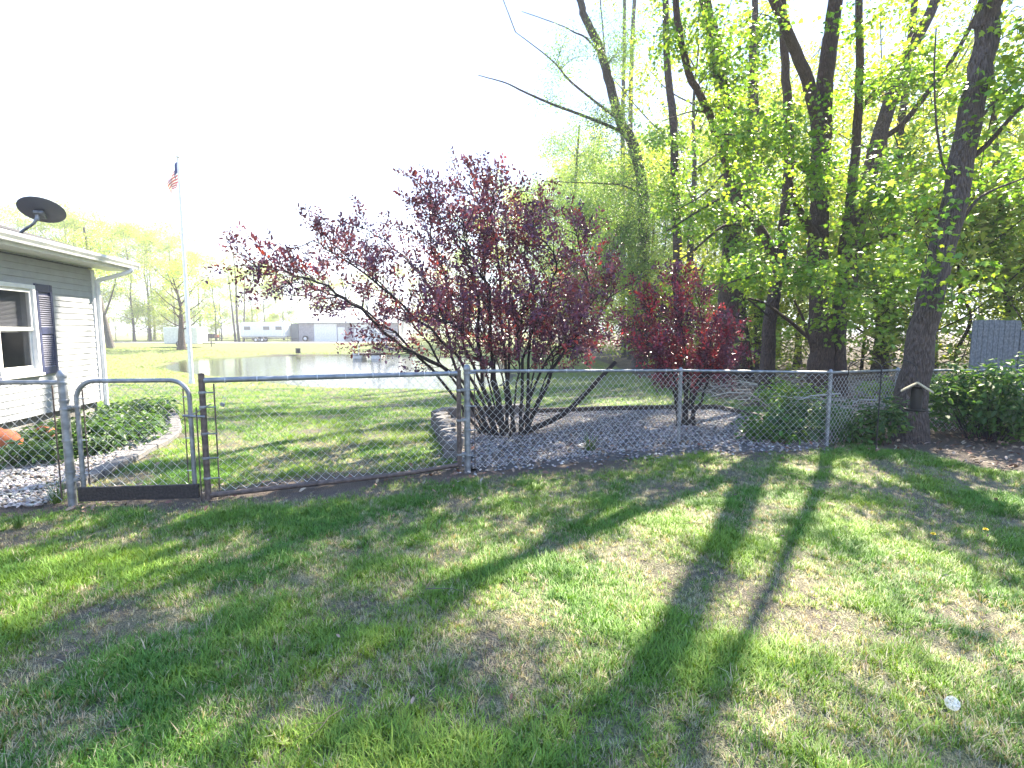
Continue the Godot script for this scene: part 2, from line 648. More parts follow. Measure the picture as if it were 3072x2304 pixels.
func make_gravel() -> void:
	# the bed itself: one sheet raised a little above the lawn
	var mb := MB.new()
	mb.col = Color(0.15, 0.14, 0.135)
	var idx := Geometry2D.triangulate_polygon(BED)
	for k in range(0, idx.size(), 3):
		var q := []
		for j in 3:
			q.append(Vector3(BED[idx[k + j]].x, 0.035, BED[idx[k + j]].y))
		mb.tri(q[0], q[1], q[2], Vector3.UP)
	for k in BED.size():
		var a := BED[k]
		var b := BED[(k + 1) % BED.size()]
		var n := Vector2((b - a).y, -(b - a).x).normalized() * 0.16
		if Geometry2D.is_point_in_polygon((a + b) * 0.5 + n * 0.2, BED):
			n = -n
		mb.quad(Vector3(a.x, 0.035, a.y), Vector3(b.x, 0.035, b.y), Vector3(b.x + n.x, -0.02, b.y + n.y), Vector3(a.x + n.x, -0.02, a.y + n.y), Vector3.UP)
	tag(obj("gravel_bed", mb, grained(mat(Color(0.15, 0.14, 0.135), 0.95), 0.08, 0.35, 1.5, 1.0, 31)), "", "", "", "structure")
	var kinds := [pebble(1), pebble(2), pebble(3)]
	var places := [[], [], []]
	var colors := [[], [], []]
	var tones := [Color(0.30, 0.29, 0.29), Color(0.19, 0.19, 0.215), Color(0.40, 0.385, 0.37), Color(0.16, 0.135, 0.125), Color(0.24, 0.20, 0.18), Color(0.13, 0.13, 0.15)]
	for k in 26000:
		var p := Vector2(rng.randf_range(-2.0, 5.4), rng.randf_range(-11.0, -5.6))
		var inside := Geometry2D.is_point_in_polygon(p, BED)
		var d := edge_distance(p, BED)
		if not inside and (p.y < -7.9 or p.x < -1.2 or d > 0.42 * rng.randf() * rng.randf()):
			continue
		var w := rng.randi() % 3
		var s := rng.randf_range(0.011, 0.026)
		places[w].append(turned(Vector3(p.x, (0.035 if inside else maxf(0.0, 0.03 - d * 0.3)) + s * 0.3, p.y), s, 0.5))
		colors[w].append(vary(tones[rng.randi() % 6], 0.2))
	# pale stones in the strip beside the house
	for k in 15000:
		var p := Vector2(rng.randf_range(-7.4, -4.3), rng.randf_range(-10.9, -4.5))
		if not in_house_bed(p):
			continue
		var d := edge_distance(p, PackedVector2Array([Vector2(-4.45, -4.85), Vector2(-5.15, -7.92), Vector2(-6.2, -9.6), Vector2(-7.2, -10.9)]), false)
		if d > 0.62 + rng.randf() * 0.25 and not (p.y > -6.4 - rng.randf() * 0.4):
			continue
		var w := rng.randi() % 3
		var s := rng.randf_range(0.012, 0.03)
		places[w].append(turned(Vector3(p.x, 0.004 + s * 0.3, p.y), s, 0.5))
		colors[w].append(vary(tones[[0, 2, 2, 1, 4, 0][rng.randi() % 6]], 0.2))
	var root := Node3D.new()
	root.name = "gravel"
	add_child(root)
	tag(root, "grey and white gravel stones covering the beds", "gravel", "", "stuff")
	for w in 3:
		scatter("stones", kinds[w], M.stone, places[w], colors[w], root)


func make_litter() -> void:
	# fallen leaves: under the fence, at the foot of the trees, in the beds
	var mb := MB.new()
	var pts := [Vector3(0, 0, -1), Vector3(0.45, 0.16, -0.3), Vector3(0.38, 0.1, 0.45), Vector3(0, 0.0, 1), Vector3(-0.4, 0.2, 0.4), Vector3(-0.42, 0.08, -0.35)]
	for k in 6:
		mb.tri(Vector3(0, 0.06, 0), pts[k], pts[(k + 1) % 6], Vector3.UP)
	var leaf := mb.mesh()
	var places := []
	var colors := []
	var tones := [Color(0.20, 0.135, 0.09), Color(0.25, 0.185, 0.135), Color(0.12, 0.075, 0.055), Color(0.30, 0.24, 0.19), Color(0.16, 0.075, 0.055)]
	for k in 26000:
		var p := Vector2(rng.randf_range(-5.0, 14.0), rng.randf_range(-22.0, -4.6))
		var g := grass_amount(p.x, p.y)
		var f := edge_distance(p, FENCE, false)
		var keep := 0.0
		if g <= 0.0 and p.x > 4.5:
			keep = 0.9
		elif f < 0.5 and p.x > -4.3:
			keep = 0.75 * (1.0 - f * 1.6)
		elif Geometry2D.is_point_in_polygon(p, BED):
			keep = 0.22
		elif g > 0.0 and p.x < 4.9:
			keep = 0.012
		if rng.randf() > keep:
			continue
		var s := rng.randf_range(0.02, 0.045)
		places.append(turned(Vector3(p.x, land(p.x, p.y) + (0.06 if Geometry2D.is_point_in_polygon(p, BED) else 0.018) + rng.randf() * 0.015, p.y), s, 0.8))
		colors.append(vary(tones[rng.randi() % 5], 0.25))
	for k in 90:
		var p := Vector2(rng.randf_range(-3.0, 5.0), rng.randf_range(-5.6, -1.9))
		places.append(turned(Vector3(p.x, 0.03, p.y), rng.randf_range(0.01, 0.02), 0.8))
		colors.append(vary(tones[rng.randi() % 5], 0.25))
	var o := scatter("fallen_leaves", leaf, M.litter, places, colors)
	tag(o, "brown fallen leaves lying along the fence and under the trees", "leaves", "", "stuff")
	# dry sticks and brush on the floor of the wood
	var sb := MB.new()
	sb.tube(pv([Vector3(-0.5, 0, 0), Vector3(-0.1, 0.05, 0.04), Vector3(0.2, 0.03, -0.02), Vector3(0.5, 0.0, 0.05)]), taper(4, 0.014, 0.005), 4)
	sb.tube(pv([Vector3(0.05, 0.04, 0), Vector3(0.25, 0.1, 0.15), Vector3(0.4, 0.08, 0.25)]), taper(3, 0.007, 0.003), 3)
	places = []
	colors = []
	for k in 700:
		var p := Vector2(rng.randf_range(5.2, 14.0), rng.randf_range(-19.0, -8.5))
		if grass_amount(p.x, p.y) > 0.0:
			continue
		places.append(turned(Vector3(p.x, land(p.x, p.y) + rng.randf_range(0.02, 0.22), p.y), rng.randf_range(0.5, 1.5), 0.35))
		colors.append(vary([Color(0.30, 0.26, 0.22), Color(0.20, 0.15, 0.12), Color(0.38, 0.35, 0.31)][rng.randi() % 3], 0.25))
	for k in 70:
		var p := Vector2(rng.randf_range(-5.0, 5.0), rng.randf_range(-7.0, -1.9))
		places.append(turned(Vector3(p.x, 0.03, p.y), rng.randf_range(0.08, 0.24), 0.1))
		colors.append(vary(Color(0.16, 0.12, 0.09), 0.25))
	o = scatter("brush", sb.mesh(), M.litter, places, colors)
	tag(o, "dry sticks and brush lying on the floor of the wood", "brush", "", "stuff")


func _ready() -> void:
	rng.seed = 77
	for f in [bark_noise, patch, fine]:
		f.noise_type = FastNoiseLite.TYPE_SIMPLEX_SMOOTH
	bark_noise.frequency = 0.03
	bark_noise.seed = 4
	patch.frequency = 0.28
	patch.fractal_octaves = 3
	patch.seed = 8
	fine.frequency = 0.3
	fine.seed = 9
	var cam := Camera3D.new()
	cam.name = "camera"
	cam.position = Vector3(0, 1.65, 0)
	cam.rotation_degrees = Vector3(-5.774, 0, 0)
	cam.fov = 72.03
	cam.near = 0.05
	cam.far = 1200.0
	add_child(cam)
	cam.current = true
	var sky := ProceduralSkyMaterial.new()
	sky.sky_top_color = Color(0.50, 0.66, 0.90)
	sky.sky_horizon_color = Color(0.93, 0.96, 1.0)
	sky.sky_curve = 0.25
	sky.ground_bottom_color = Color(0.16, 0.18, 0.12)
	sky.ground_horizon_color = Color(0.55, 0.58, 0.50)
	sky.sun_angle_max = 1.0
	var env := Environment.new()
	env.background_mode = Environment.BG_SKY
	env.sky = Sky.new()
	env.sky.sky_material = sky
	env.background_energy_multiplier = 0.42
	env.tonemap_mode = Environment.TONE_MAPPER_LINEAR
	env.tonemap_exposure = 7.0
	env.sdfgi_enabled = true
	env.ssao_enabled = true
	env.ssil_enabled = true
	env.fog_enabled = true
	env.fog_light_color = Color(0.95, 0.97, 1.0)
	env.fog_density = 0.0014
	var we := WorldEnvironment.new()
	we.name = "environment"
	we.environment = env
	add_child(we)
	var sun := DirectionalLight3D.new()
	sun.name = "sun"
	sun.light_color = Color(1.0, 0.95, 0.86)
	sun.light_energy = 1.6
	sun.light_angular_distance = 0.5
	sun.shadow_enabled = true
	add_child(sun)
	# the sun stands ahead and to the right, about 42 degrees up
	sun.look_at_from_position(Vector3(0.545 * 0.743, 0.669, -0.839 * 0.743) * 50.0, Vector3.ZERO)

	make_materials()
	make_ground()
	make_gravel()
	make_house()
	make_fences()
	make_far_side()
	make_clumps()
	make_trees()
	make_shrubs()
	make_beds()
	make_small_things()
	make_grass()
	make_litter()



func make_house() -> void:
	var h := thing("house", "pale grey vinyl sided house with navy shutters and white gutter", "house", Vector3(-7.9, 0, -10.1))
	h.basis = Basis(Vector3(-0.2, 0, -0.98).normalized(), Vector3.UP, Vector3(0.98, 0, -0.2).normalized())
	# own axes: the wall runs along -x towards the viewer from the far corner at 0, its face at z = 0 looks along +z
	var L := 9.0
	var mb := MB.new()
	mb.box(Vector3(-L * 0.5, 0.155, -4.03), Vector3(L - 0.04, 0.31, 7.9))
	obj("foundation", mb, M.concrete, h)
	# walls behind the siding, open where the window is
	mb = MB.new()
	var wy0 := 0.98
	var wy1 := 2.36
	var wx0 := -2.62
	var wx1 := -1.72
	mb.box(Vector3((wx1) * 0.5, 1.55, -0.1), Vector3(-wx1, 2.48, 0.16))
	mb.box(Vector3((wx0 - L) * 0.5, 1.55, -0.1), Vector3(L + wx0, 2.48, 0.16))
	mb.box(Vector3((wx0 + wx1) * 0.5, (0.31 + wy0) * 0.5, -0.1), Vector3(wx1 - wx0, wy0 - 0.31, 0.158))
	mb.box(Vector3((wx0 + wx1) * 0.5, (2.79 + wy1) * 0.5, -0.1), Vector3(wx1 - wx0, 2.79 - wy1, 0.158))
	mb.box(Vector3(-0.08, 1.55, -4.1), Vector3(0.16, 2.48, 7.8))
	mb.box(Vector3(-L * 0.5, 1.55, -7.95), Vector3(L, 2.48, 0.16))
	mb.box(Vector3(-L + 0.08, 1.55, -4.1), Vector3(0.16, 2.48, 7.8))
	mb.box(Vector3(-L * 0.5, 2.83, -4.0), Vector3(L, 0.06, 8.0))
	obj("wall", mb, M.siding, h)
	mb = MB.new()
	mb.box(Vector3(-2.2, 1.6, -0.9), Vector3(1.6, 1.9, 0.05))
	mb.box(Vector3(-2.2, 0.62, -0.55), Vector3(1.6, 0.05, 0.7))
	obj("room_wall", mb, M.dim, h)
	# lap siding: each course is a board of its own
	var courses := 24
	var step := 2.46 / courses
	for k in courses:
		var y0 := 0.315 + k * step
		var y1 := y0 + step
		var runs := [[-L, 0.0]]
		if y1 > wy0 and y0 < wy1:
			runs = [[-L, wx0], [wx1, 0.0]]
		for r in runs:
			var s := MB.new()
			var x0: float = r[0]
			var x1: float = r[1]
			s.quad(Vector3(x0, y0, 0.016), Vector3(x1, y0, 0.016), Vector3(x1, y1, 0.004), Vector3(x0, y1, 0.004), Vector3(0, 0, 1))
			s.quad(Vector3(x0, y0, 0.016), Vector3(x1, y0, 0.016), Vector3(x1, y0, -0.01), Vector3(x0, y0, -0.01), Vector3(0, -1, 0))
			s.quad(Vector3(x0, y1, 0.004), Vector3(x1, y1, 0.004), Vector3(x1, y1, -0.01), Vector3(x0, y1, -0.01), Vector3(0, 1, 0))
			obj("siding_board", s, M.siding, h)
	# corner post
	mb = MB.new()
	mb.box(Vector3(0.012, 1.55, -0.03), Vector3(0.04, 2.48, 0.1), Basis.IDENTITY, 0.004)
	mb.box(Vector3(-0.045, 1.55, 0.014), Vector3(0.07, 2.476, 0.03), Basis.IDENTITY, 0.004)
	obj("corner_post", mb, M.white, h)
	# window
	var cx := (wx0 + wx1) * 0.5
	var cy := (wy0 + wy1) * 0.5
	var fw := MB.new()
	var ww := wx1 - wx0
	var wh := wy1 - wy0
	for s in [-1.0, 1.0]:
		fw.box(Vector3(cx + s * (ww * 0.5 - 0.035), cy, 0.0), Vector3(0.07, wh, 0.11), Basis.IDENTITY, 0.006)
	fw.box(Vector3(cx, wy1 - 0.035, 0.002), Vector3(ww - 0.14, 0.07, 0.106), Basis.IDENTITY, 0.006)
	fw.box(Vector3(cx, wy0 + 0.035, 0.002), Vector3(ww - 0.14, 0.07, 0.106), Basis.IDENTITY, 0.006)
	var win := obj("window", fw, M.white, h)
	mb = MB.new()
	mb.box(Vector3(cx, wy0 - 0.02, 0.035), Vector3(ww + 0.04, 0.045, 0.09), Basis.IDENTITY, 0.006)
	obj("sill", mb, M.white, win)
	for lower in [true, false]:
		var y0 := wy0 + 0.07 if lower else cy - 0.02
		var y1 := cy + 0.02 if lower else wy1 - 0.07
		var zz := -0.02 if lower else 0.012
		var sash := MB.new()
		var sx0 := wx0 + 0.07
		var sx1 := wx1 - 0.07
		for s in [sx0 + 0.022, sx1 - 0.022]:
			sash.box(Vector3(s, (y0 + y1) * 0.5, zz), Vector3(0.044, y1 - y0, 0.03), Basis.IDENTITY, 0.004)
		for s in [y0 + 0.026, y1 - 0.026]:
			sash.box(Vector3((sx0 + sx1) * 0.5, s, zz), Vector3(sx1 - sx0 - 0.088, 0.052, 0.028), Basis.IDENTITY, 0.004)
		obj("sash", sash, M.white, win)
		var pane := MB.new()
		pane.quad(Vector3(sx0 + 0.044, y0 + 0.052, zz), Vector3(sx1 - 0.044, y0 + 0.052, zz), Vector3(sx1 - 0.044, y1 - 0.052, zz), Vector3(sx0 + 0.044, y1 - 0.052, zz), Vector3(0, 0, 1))
		obj("pane", pane, M.glass, win)
	for k in 34:
		var sl := MB.new()
		sl.box(Vector3(cx, wy1 - 0.1 - k * 0.019, -0.1), Vector3(0.68, 0.0015, 0.022), Basis(Vector3(1, 0, 0), 0.7))
		obj("blind_slat", sl, M.dish, win)
	# shutters
	for sx in [wx1 + 0.22, wx0 - 0.24]:
		var sb := MB.new()
		for s in [-1.0, 1.0]:
			sb.box(Vector3(sx + s * 0.172, cy, 0.03), Vector3(0.056, wh + 0.06, 0.035), Basis.IDENTITY, 0.004)
		for y in [wy0 + 0.03, cy - 0.02, wy1 - 0.03]:
			sb.box(Vector3(sx, y, 0.0295), Vector3(0.288, 0.12, 0.034), Basis.IDENTITY, 0.004)
		sb.box(Vector3(sx, cy, 0.017), Vector3(0.29, wh, 0.006))
		var sh := obj("shutter", sb, M.navy, h)
		for half in 2:
			var a := wy0 + 0.1 if half == 0 else cy + 0.05
			for k in 15:
				var sl := MB.new()
				sl.box(Vector3(sx, a + k * 0.0345, 0.033), Vector3(0.288, 0.034, 0.006), Basis(Vector3(1, 0, 0), -0.6))
				obj("louver", sl, M.navy, sh)
	# eaves: soffit, fascia, gutter, roof
	mb = MB.new()
	mb.box(Vector3(-4.2, 2.84, 0.2), Vector3(9.6, 0.03, 0.42))
	obj("soffit", mb, M.white, h)
	mb = MB.new()
	mb.box(Vector3(-4.2, 2.905, 0.421), Vector3(9.6, 0.17, 0.02))
	obj("fascia", mb, M.white, h)
	mb = MB.new()
	var prof := [Vector2(0.0, 0.0), Vector2(0.075, 0.0), Vector2(0.085, 0.03), Vector2(0.115, 0.075), Vector2(0.115, 0.12), Vector2(0.105, 0.12), Vector2(0.105, 0.078), Vector2(0.078, 0.035), Vector2(0.07, 0.008), Vector2(0.006, 0.008), Vector2(0.006, 0.12), Vector2(0, 0.12)]
	for k in prof.size():
		var a: Vector2 = prof[k]
		var b: Vector2 = prof[(k + 1) % prof.size()]
		var e := Vector3(0, (b - a).x * -1.0, (b - a).y)
		mb.quad(Vector3(-9.0, 2.87 + a.y, 0.433 + a.x), Vector3(0.62, 2.87 + a.y, 0.433 + a.x), Vector3(0.62, 2.87 + b.y, 0.433 + b.x), Vector3(-9.0, 2.87 + b.y, 0.433 + b.x), e)
	mb.box(Vector3(0.618, 2.93, 0.487), Vector3(0.006, 0.115, 0.1))
	var gut := obj("gutter", mb, M.white, h)
	mb = MB.new()
	var dp := curve(pv([Vector3(0.36, 2.88, 0.49), Vector3(0.34, 2.80, 0.48), Vector3(0.16, 2.66, 0.2), Vector3(0.07, 2.58, 0.05), Vector3(0.06, 2.4, 0.04), Vector3(0.06, 1.4, 0.04), Vector3(0.06, 0.4, 0.04), Vector3(0.06, 0.2, 0.05), Vector3(0.16, 0.1, 0.14), Vector3(0.36, 0.06, 0.4)]), 4)
	mb.tube(dp, taper(dp.size(), 0.042, 0.042), 8)
	obj("downspout", mb, M.white, gut)
	# roof planes
	mb = MB.new()
	var ridge := 2.99 + 4.45 * 0.3
	for s in [0, 1]:
		var z0 := 0.46 if s == 0 else -8.46
		var up := Vector3(0, 1, 0)
		mb.quad(Vector3(-9.3, 2.99, z0), Vector3(0.6, 2.99, z0), Vector3(0.6, ridge, -4.0), Vector3(-9.3, ridge, -4.0), up)
		mb.quad(Vector3(-9.3, 2.965, z0), Vector3(0.6, 2.965, z0), Vector3(0.6, ridge - 0.025, -4.0), Vector3(-9.3, ridge - 0.025, -4.0), -up)
		mb.quad(Vector3(-9.3, 2.99, z0), Vector3(0.6, 2.99, z0), Vector3(0.6, 2.965, z0), Vector3(-9.3, 2.965, z0), Vector3(0, 0, 1 if s == 0 else -1))
	obj("roof", mb, M.shingle, h)
	for x in [-0.01, -8.99]:
		mb = MB.new()
		mb.tri(Vector3(x, 2.86, 0.0), Vector3(x, 2.86, -8.0), Vector3(x, ridge - 0.1, -4.0), Vector3(1 if x > -1 else -1, 0, 0))
		obj("gable", mb, M.siding, h)

	# satellite dish on the edge of the roof
	var d := thing("satellite_dish", "dark grey oval satellite dish on an arm above the gutter", "satellite dish", Vector3(-7.22, 2.99, -8.05))
	mb = MB.new()
	var c := Vector3(0.2, 0.42, -0.05)
	var axis := Vector3(-0.193, 0.872, -0.45).normalized()
	var bx := axis.cross(Vector3.UP).normalized()
	var db := Basis(bx, axis, bx.cross(axis))
	var dp2 := []
	for k in 9:
		var r := 0.285 * k / 8.0
		dp2.append([maxf(r, 0.001), r * r * 0.42])
	for k in 9:
		var r := 0.285 * (8 - k) / 8.0
		dp2.append([maxf(r, 0.001), r * r * 0.42 + 0.008])
	mb.lathe(c, dp2, 36, db)
	obj("reflector", mb, M.dish, d)
	mb = MB.new()
	mb.tube(curve(pv([Vector3(-0.13, 0.03, 0.0), Vector3(-0.06, 0.12, 0.02), Vector3(0.14, 0.24, 0.03), Vector3(0.18, 0.37, 0.0)])), taper(13, 0.021, 0.021), 8)
	obj("mast", mb, M.steel, d)
	mb = MB.new()
	mb.box(Vector3(-0.14, 0.02, 0.0), Vector3(0.16, 0.012, 0.12), Basis(Vector3(0, 0, 1), 0.1))
	obj("foot", mb, M.steel, d)
	mb = MB.new()
	mb.box(Vector3(0.2, 0.375, -0.02), Vector3(0.13, 0.05, 0.15), db, 0.01)
	mb.box(Vector3(0.18, 0.33, 0.0), Vector3(0.05, 0.1, 0.05), Basis.IDENTITY, 0.01)
	obj("bracket", mb, M.steel, d)
	mb = MB.new()
	var low := -(Vector3.UP - axis * axis.y).normalized()
	mb.tube(pv([c + low * 0.28 + axis * 0.03, c + low * 0.2 + axis * 0.26]), taper(2, 0.012, 0.012), 6)
	mb.box(c + low * 0.18 + axis * 0.27, Vector3(0.05, 0.08, 0.05), db, 0.01)
	obj("feed_arm", mb, M.steel, d)

	# clay pots on their sides under the house wall
	for k in 2:
		var pot := thing("clay_pot", ["orange clay pot lying beside the house foundation behind the fence", "smaller orange clay pot between its twin and the gate post"][k], "pot", [Vector3(-6.55, 0.2, -6.75), Vector3(-6.5, 0.17, -7.3)][k], 0.4 + k, "clay pots beside the house")
		pot.rotation.z = 1.2
		pot.scale = Vector3.ONE * (1.0 - 0.2 * k)
		mb = MB.new()
		mb.lathe(Vector3(0, -0.12, 0), [[0.001, 0.0], [0.1, 0.0], [0.16, 0.1], [0.17, 0.18], [0.14, 0.25], [0.12, 0.25], [0.14, 0.17], [0.09, 0.03], [0.001, 0.02]], 18)
		obj("bowl", mb, M.clay, pot)
		mb = MB.new()
		mb.lathe(Vector3(0, 0.12, 0), [[0.125, 0.0], [0.16, 0.0], [0.165, 0.03], [0.125, 0.03]], 18)
		obj("rim", mb, M.clay, pot)


func wire_mesh(called: String, parent: Node, a: Vector3, b: Vector3, y0: float, y1: float, p := 0.046, sag := 0.0) -> void:
	# woven wire between two posts: every wire zigzags and hooks its neighbour
	var mb := MB.new()
	var run := Vector3(b.x - a.x, 0, b.z - a.z)
	var n := int(run.length() / p)
	var d := run / n
	var out := Vector3(-run.z, 0, run.x).normalized()
	var rows := int((y1 - y0) / p)
	for k in n:
		var pts := PackedVector3Array()
		var r := PackedFloat32Array()
		for j in rows + 1:
			var right := (j + k) % 2 == 0
			var bulge := sag * sin(PI * (k + 0.5) / n) * sin(PI * float(j) / rows)
			pts.append(a + d * (k + (1.04 if right else -0.04)) + Vector3(0, y0 + (y1 - y0) * j / rows, 0) + out * ((0.0025 if right else -0.0025) + bulge))
			r.append(0.0028)
		mb.tube(pts, r, 3, false)
	obj(called, mb, M.wire, parent)


func post(mb: MB, at: Vector3, h: float, r := 0.03) -> void:
	mb.lathe(at, [[r, -0.1], [r, h - 0.05], [r + 0.006, h - 0.05], [r + 0.006, h - 0.02], [r * 0.8, h + 0.005], [r * 0.3, h + 0.018], [0.001, h + 0.02]], 14)


func band(mb: MB, at: Vector3, r: float) -> void:
	mb.lathe(at, [[r, -0.012], [r + 0.005, -0.012], [r + 0.005, 0.012], [r, 0.012]], 12)


func make_fences() -> void:
	var A := Vector3(-4.19, 0, -4.9)
	var G := Vector3(-2.97, 0, -5.03)
	var Q := Vector3(-0.61, 0, -6.02)
	var R := Vector3(-0.52, 0, -6.07)
	# the stretch that reaches from the gate to the house
	var f := thing("chain_link_fence", "short chain-link fence section between the house wall and the small gate", "fence", A, 0.0, "chain-link fencing")
	var mb := MB.new()
	post(mb, Vector3.ZERO, 1.27, 0.037)
	var hinge_post := obj("gate_post", mb, M.steel, f)
	for y in [0.32, 0.62, 0.92, 1.0, 1.17]:
		mb = MB.new()
		band(mb, Vector3(0, y, 0), 0.038)
		obj("brace_band", mb, M.steel, hinge_post)
	mb = MB.new()
	mb.rod(Vector3(-0.02, 1.17, 0), Vector3(-3.1, 1.17, 0.12), 0.021)
	obj("top_rail", mb, M.steel, f)
	wire_mesh("chain_link_mesh", f, Vector3(-3.1, 0, 0.12), Vector3(-0.1, 0, 0.0), 0.04, 1.15)
	mb = MB.new()
	mb.rod(Vector3(-0.1, 0.05, 0), Vector3(-0.1, 1.14, 0), 0.007, 5)
	obj("tension_bar", mb, M.rusty, f)

	# small gate, rounded at the top
	var g := thing("garden_gate", "small chain-link garden gate with rounded top corners and dark kick board", "gate", A + Vector3(0.11, 0, -0.01))
	g.rotation.y = atan2(-(G.z - A.z), G.x - A.x) * 1.0
	var W := 1.0
	mb = MB.new()
	var fr := PackedVector3Array([Vector3(0, 0.17, 0)])
	fr.append(Vector3(0, 0.98, 0))
	for k in 9:
		var a := PI - k * PI / 16.0
		fr.append(Vector3(0.17 + cos(a) * 0.17, 1.01 + sin(a) * 0.17, 0))
	for k in 9:
		var a := PI * 0.5 - k * PI / 16.0
		fr.append(Vector3(W - 0.17 + cos(a) * 0.17, 1.01 + sin(a) * 0.17, 0))
	fr.append(Vector3(W, 0.17, 0))
	mb.tube(fr, taper(fr.size(), 0.021, 0.021), 10)
	obj("frame", mb, M.steel, g)
	mb = MB.new()
	mb.box(Vector3(W * 0.5 + 0.01, 0.105, 0.03), Vector3(1.08, 0.135, 0.035), Basis.IDENTITY, 0.004)
	obj("kick_board", mb, M.dark_board, g)
	wire_mesh("chain_link_mesh", g, Vector3(0.06, 0, 0), Vector3(W - 0.06, 0, 0), 0.16, 1.16)
	for y in [0.24, 0.94]:
		mb = MB.new()
		band(mb, Vector3(0, y, 0), 0.022)
		mb.rod(Vector3(-0.09, y, 0.01), Vector3(0.02, y, 0.01), 0.008, 6)
		mb.box(Vector3(-0.06, y, 0.0), Vector3(0.04, 0.03, 0.03))
		obj("hinge", mb, M.steel, g)
	mb = MB.new()
	band(mb, Vector3(W, 0.83, 0), 0.022)
	mb.rod(Vector3(W - 0.06, 0.84, 0.02), Vector3(W + 0.14, 0.83, 0.03), 0.013, 6)
	mb.rod(Vector3(W + 0.02, 0.85, 0.02), Vector3(W + 0.2, 0.95, 0.02), 0.006, 5)
	obj("latch", mb, M.steel, g)
	for x in [0.055, W - 0.055]:
		mb = MB.new()
		mb.rod(Vector3(x, 0.18, 0), Vector3(x, 1.1, 0), 0.006, 5)
		obj("tension_bar", mb, M.rusty, g)
	for y in [0.3, 0.62, 1.02]:
		for x in [0.03, W - 0.03]:
			mb = MB.new()
			mb.rod(Vector3(x - 0.035, y, 0.0), Vector3(x + 0.035, y, 0.0), 0.006, 5)
			obj("hook_clip", mb, M.wire, g)

	# wide drive gate
	var w := thing("drive_gate", "wide weathered chain-link drive gate with brown bottom rail", "gate", G)
	w.rotation.y = atan2(-(Q.z - G.z), Q.x - G.x)
	var run := (Q - G).length()
	mb = MB.new()
	mb.rod(Vector3(0, 0.0, 0), Vector3(0, 1.24, 0), 0.028, 12)
	obj("latch_stile", mb, M.rusty, w)
	mb = MB.new()
	mb.rod(Vector3(run, 0.07, 0), Vector3(run, 1.2, 0), 0.027, 12)
	obj("hinge_stile", mb, M.rusty, w)
	mb = MB.new()
	mb.rod(Vector3(0.02, 1.175, 0), Vector3(run - 0.02, 1.165, 0), 0.026, 12)
	obj("top_rail", mb, M.steel, w)
	mb = MB.new()
	mb.tube(curve(pv([Vector3(0.02, 0.045, 0), Vector3(run * 0.4, 0.055, 0.01), Vector3(run * 0.75, 0.06, 0.0), Vector3(run - 0.02, 0.1, 0)])), taper(13, 0.026, 0.026), 10)
	obj("bottom_rail", mb, M.rusty, w)
	wire_mesh("chain_link_mesh", w, Vector3(0.1, 0, 0), Vector3(run - 0.05, 0, 0), 0.08, 1.14, 0.047, 0.012)
	mb = MB.new()
	mb.rod(Vector3(0.1, 0.08, 0.0), Vector3(0.1, 1.14, 0), 0.007, 5)
	mb.rod(Vector3(-0.055, 0.0, 0.02), Vector3(-0.055, 0.92, 0.02), 0.007, 5)
	obj("tension_bar", mb, M.rusty, w)
	for y in [0.22, 0.42, 0.66, 0.92, 1.06]:
		mb = MB.new()
		band(mb, Vector3(0, y, 0), 0.029)
		mb.rod(Vector3(0.0, y, 0.025), Vector3(0.11, y - 0.005, 0.01), 0.007, 5)
		obj("tension_band", mb, M.steel, w)
	for y in [0.22, 0.62, 0.97]:
		mb = MB.new()
		band(mb, Vector3(run, y, 0), 0.028)
		mb.box(Vector3(run + 0.045, y, 0.0), Vector3(0.08, 0.035, 0.035), Basis.IDENTITY, 0.006)
		obj("hinge", mb, M.steel, w)
	for k in 9:
		mb = MB.new()
		mb.lathe(Vector3(0.2 + k * 0.28, 1.17, 0), [[0.0275, -0.004], [0.0295, -0.004], [0.0295, 0.004], [0.0275, 0.004]], 10, Basis(Vector3(0, 0, 1), PI * 0.5))
		obj("wire_tie", mb, M.wire, w)
	# the open padlock hooked in the wire
	var at := G + Vector3(cos(w.rotation.y), 0, -sin(w.rotation.y)) * 0.19 + Vector3(0, 0.965, 0.02)
	var lock := thing("padlock", "small open padlock hooked in the drive gate's wire mesh", "padlock", at)
	lock.rotation.z = -0.35
	mb = MB.new()
	mb.box(Vector3(0.0, -0.03, 0.01), Vector3(0.042, 0.036, 0.018), Basis.IDENTITY, 0.005)
	obj("body", mb, M.steel, lock)
	mb = MB.new()
	var arc := PackedVector3Array([Vector3(0.013, -0.015, 0.01), Vector3(0.013, 0.02, 0.01)])
	for k in 7:
		arc.append(Vector3(cos(k * PI / 6.0) * 0.014 - 0.001, 0.03 + sin(k * PI / 6.0) * 0.014, 0.01))
	arc.append(Vector3(-0.015, 0.02, 0.01))
	mb.tube(arc, taper(arc.size(), 0.0032, 0.0032), 6)
	obj("shackle", mb, M.wire, lock)

	# the long run to the right
	var S := [R, Vector3(2.38, 0, -7.43), Vector3(4.51, 0, -7.45), Vector3(6.15, 0, -8.4), Vector3(8.7, 0, -8.7)]
	var hs := [1.245, 1.12, 1.09, 1.05, 1.03]
	var lf := thing("chain_link_fence", "long low chain-link fence in front of the gravel bed and trees", "fence", R, 0.0, "chain-link fencing")
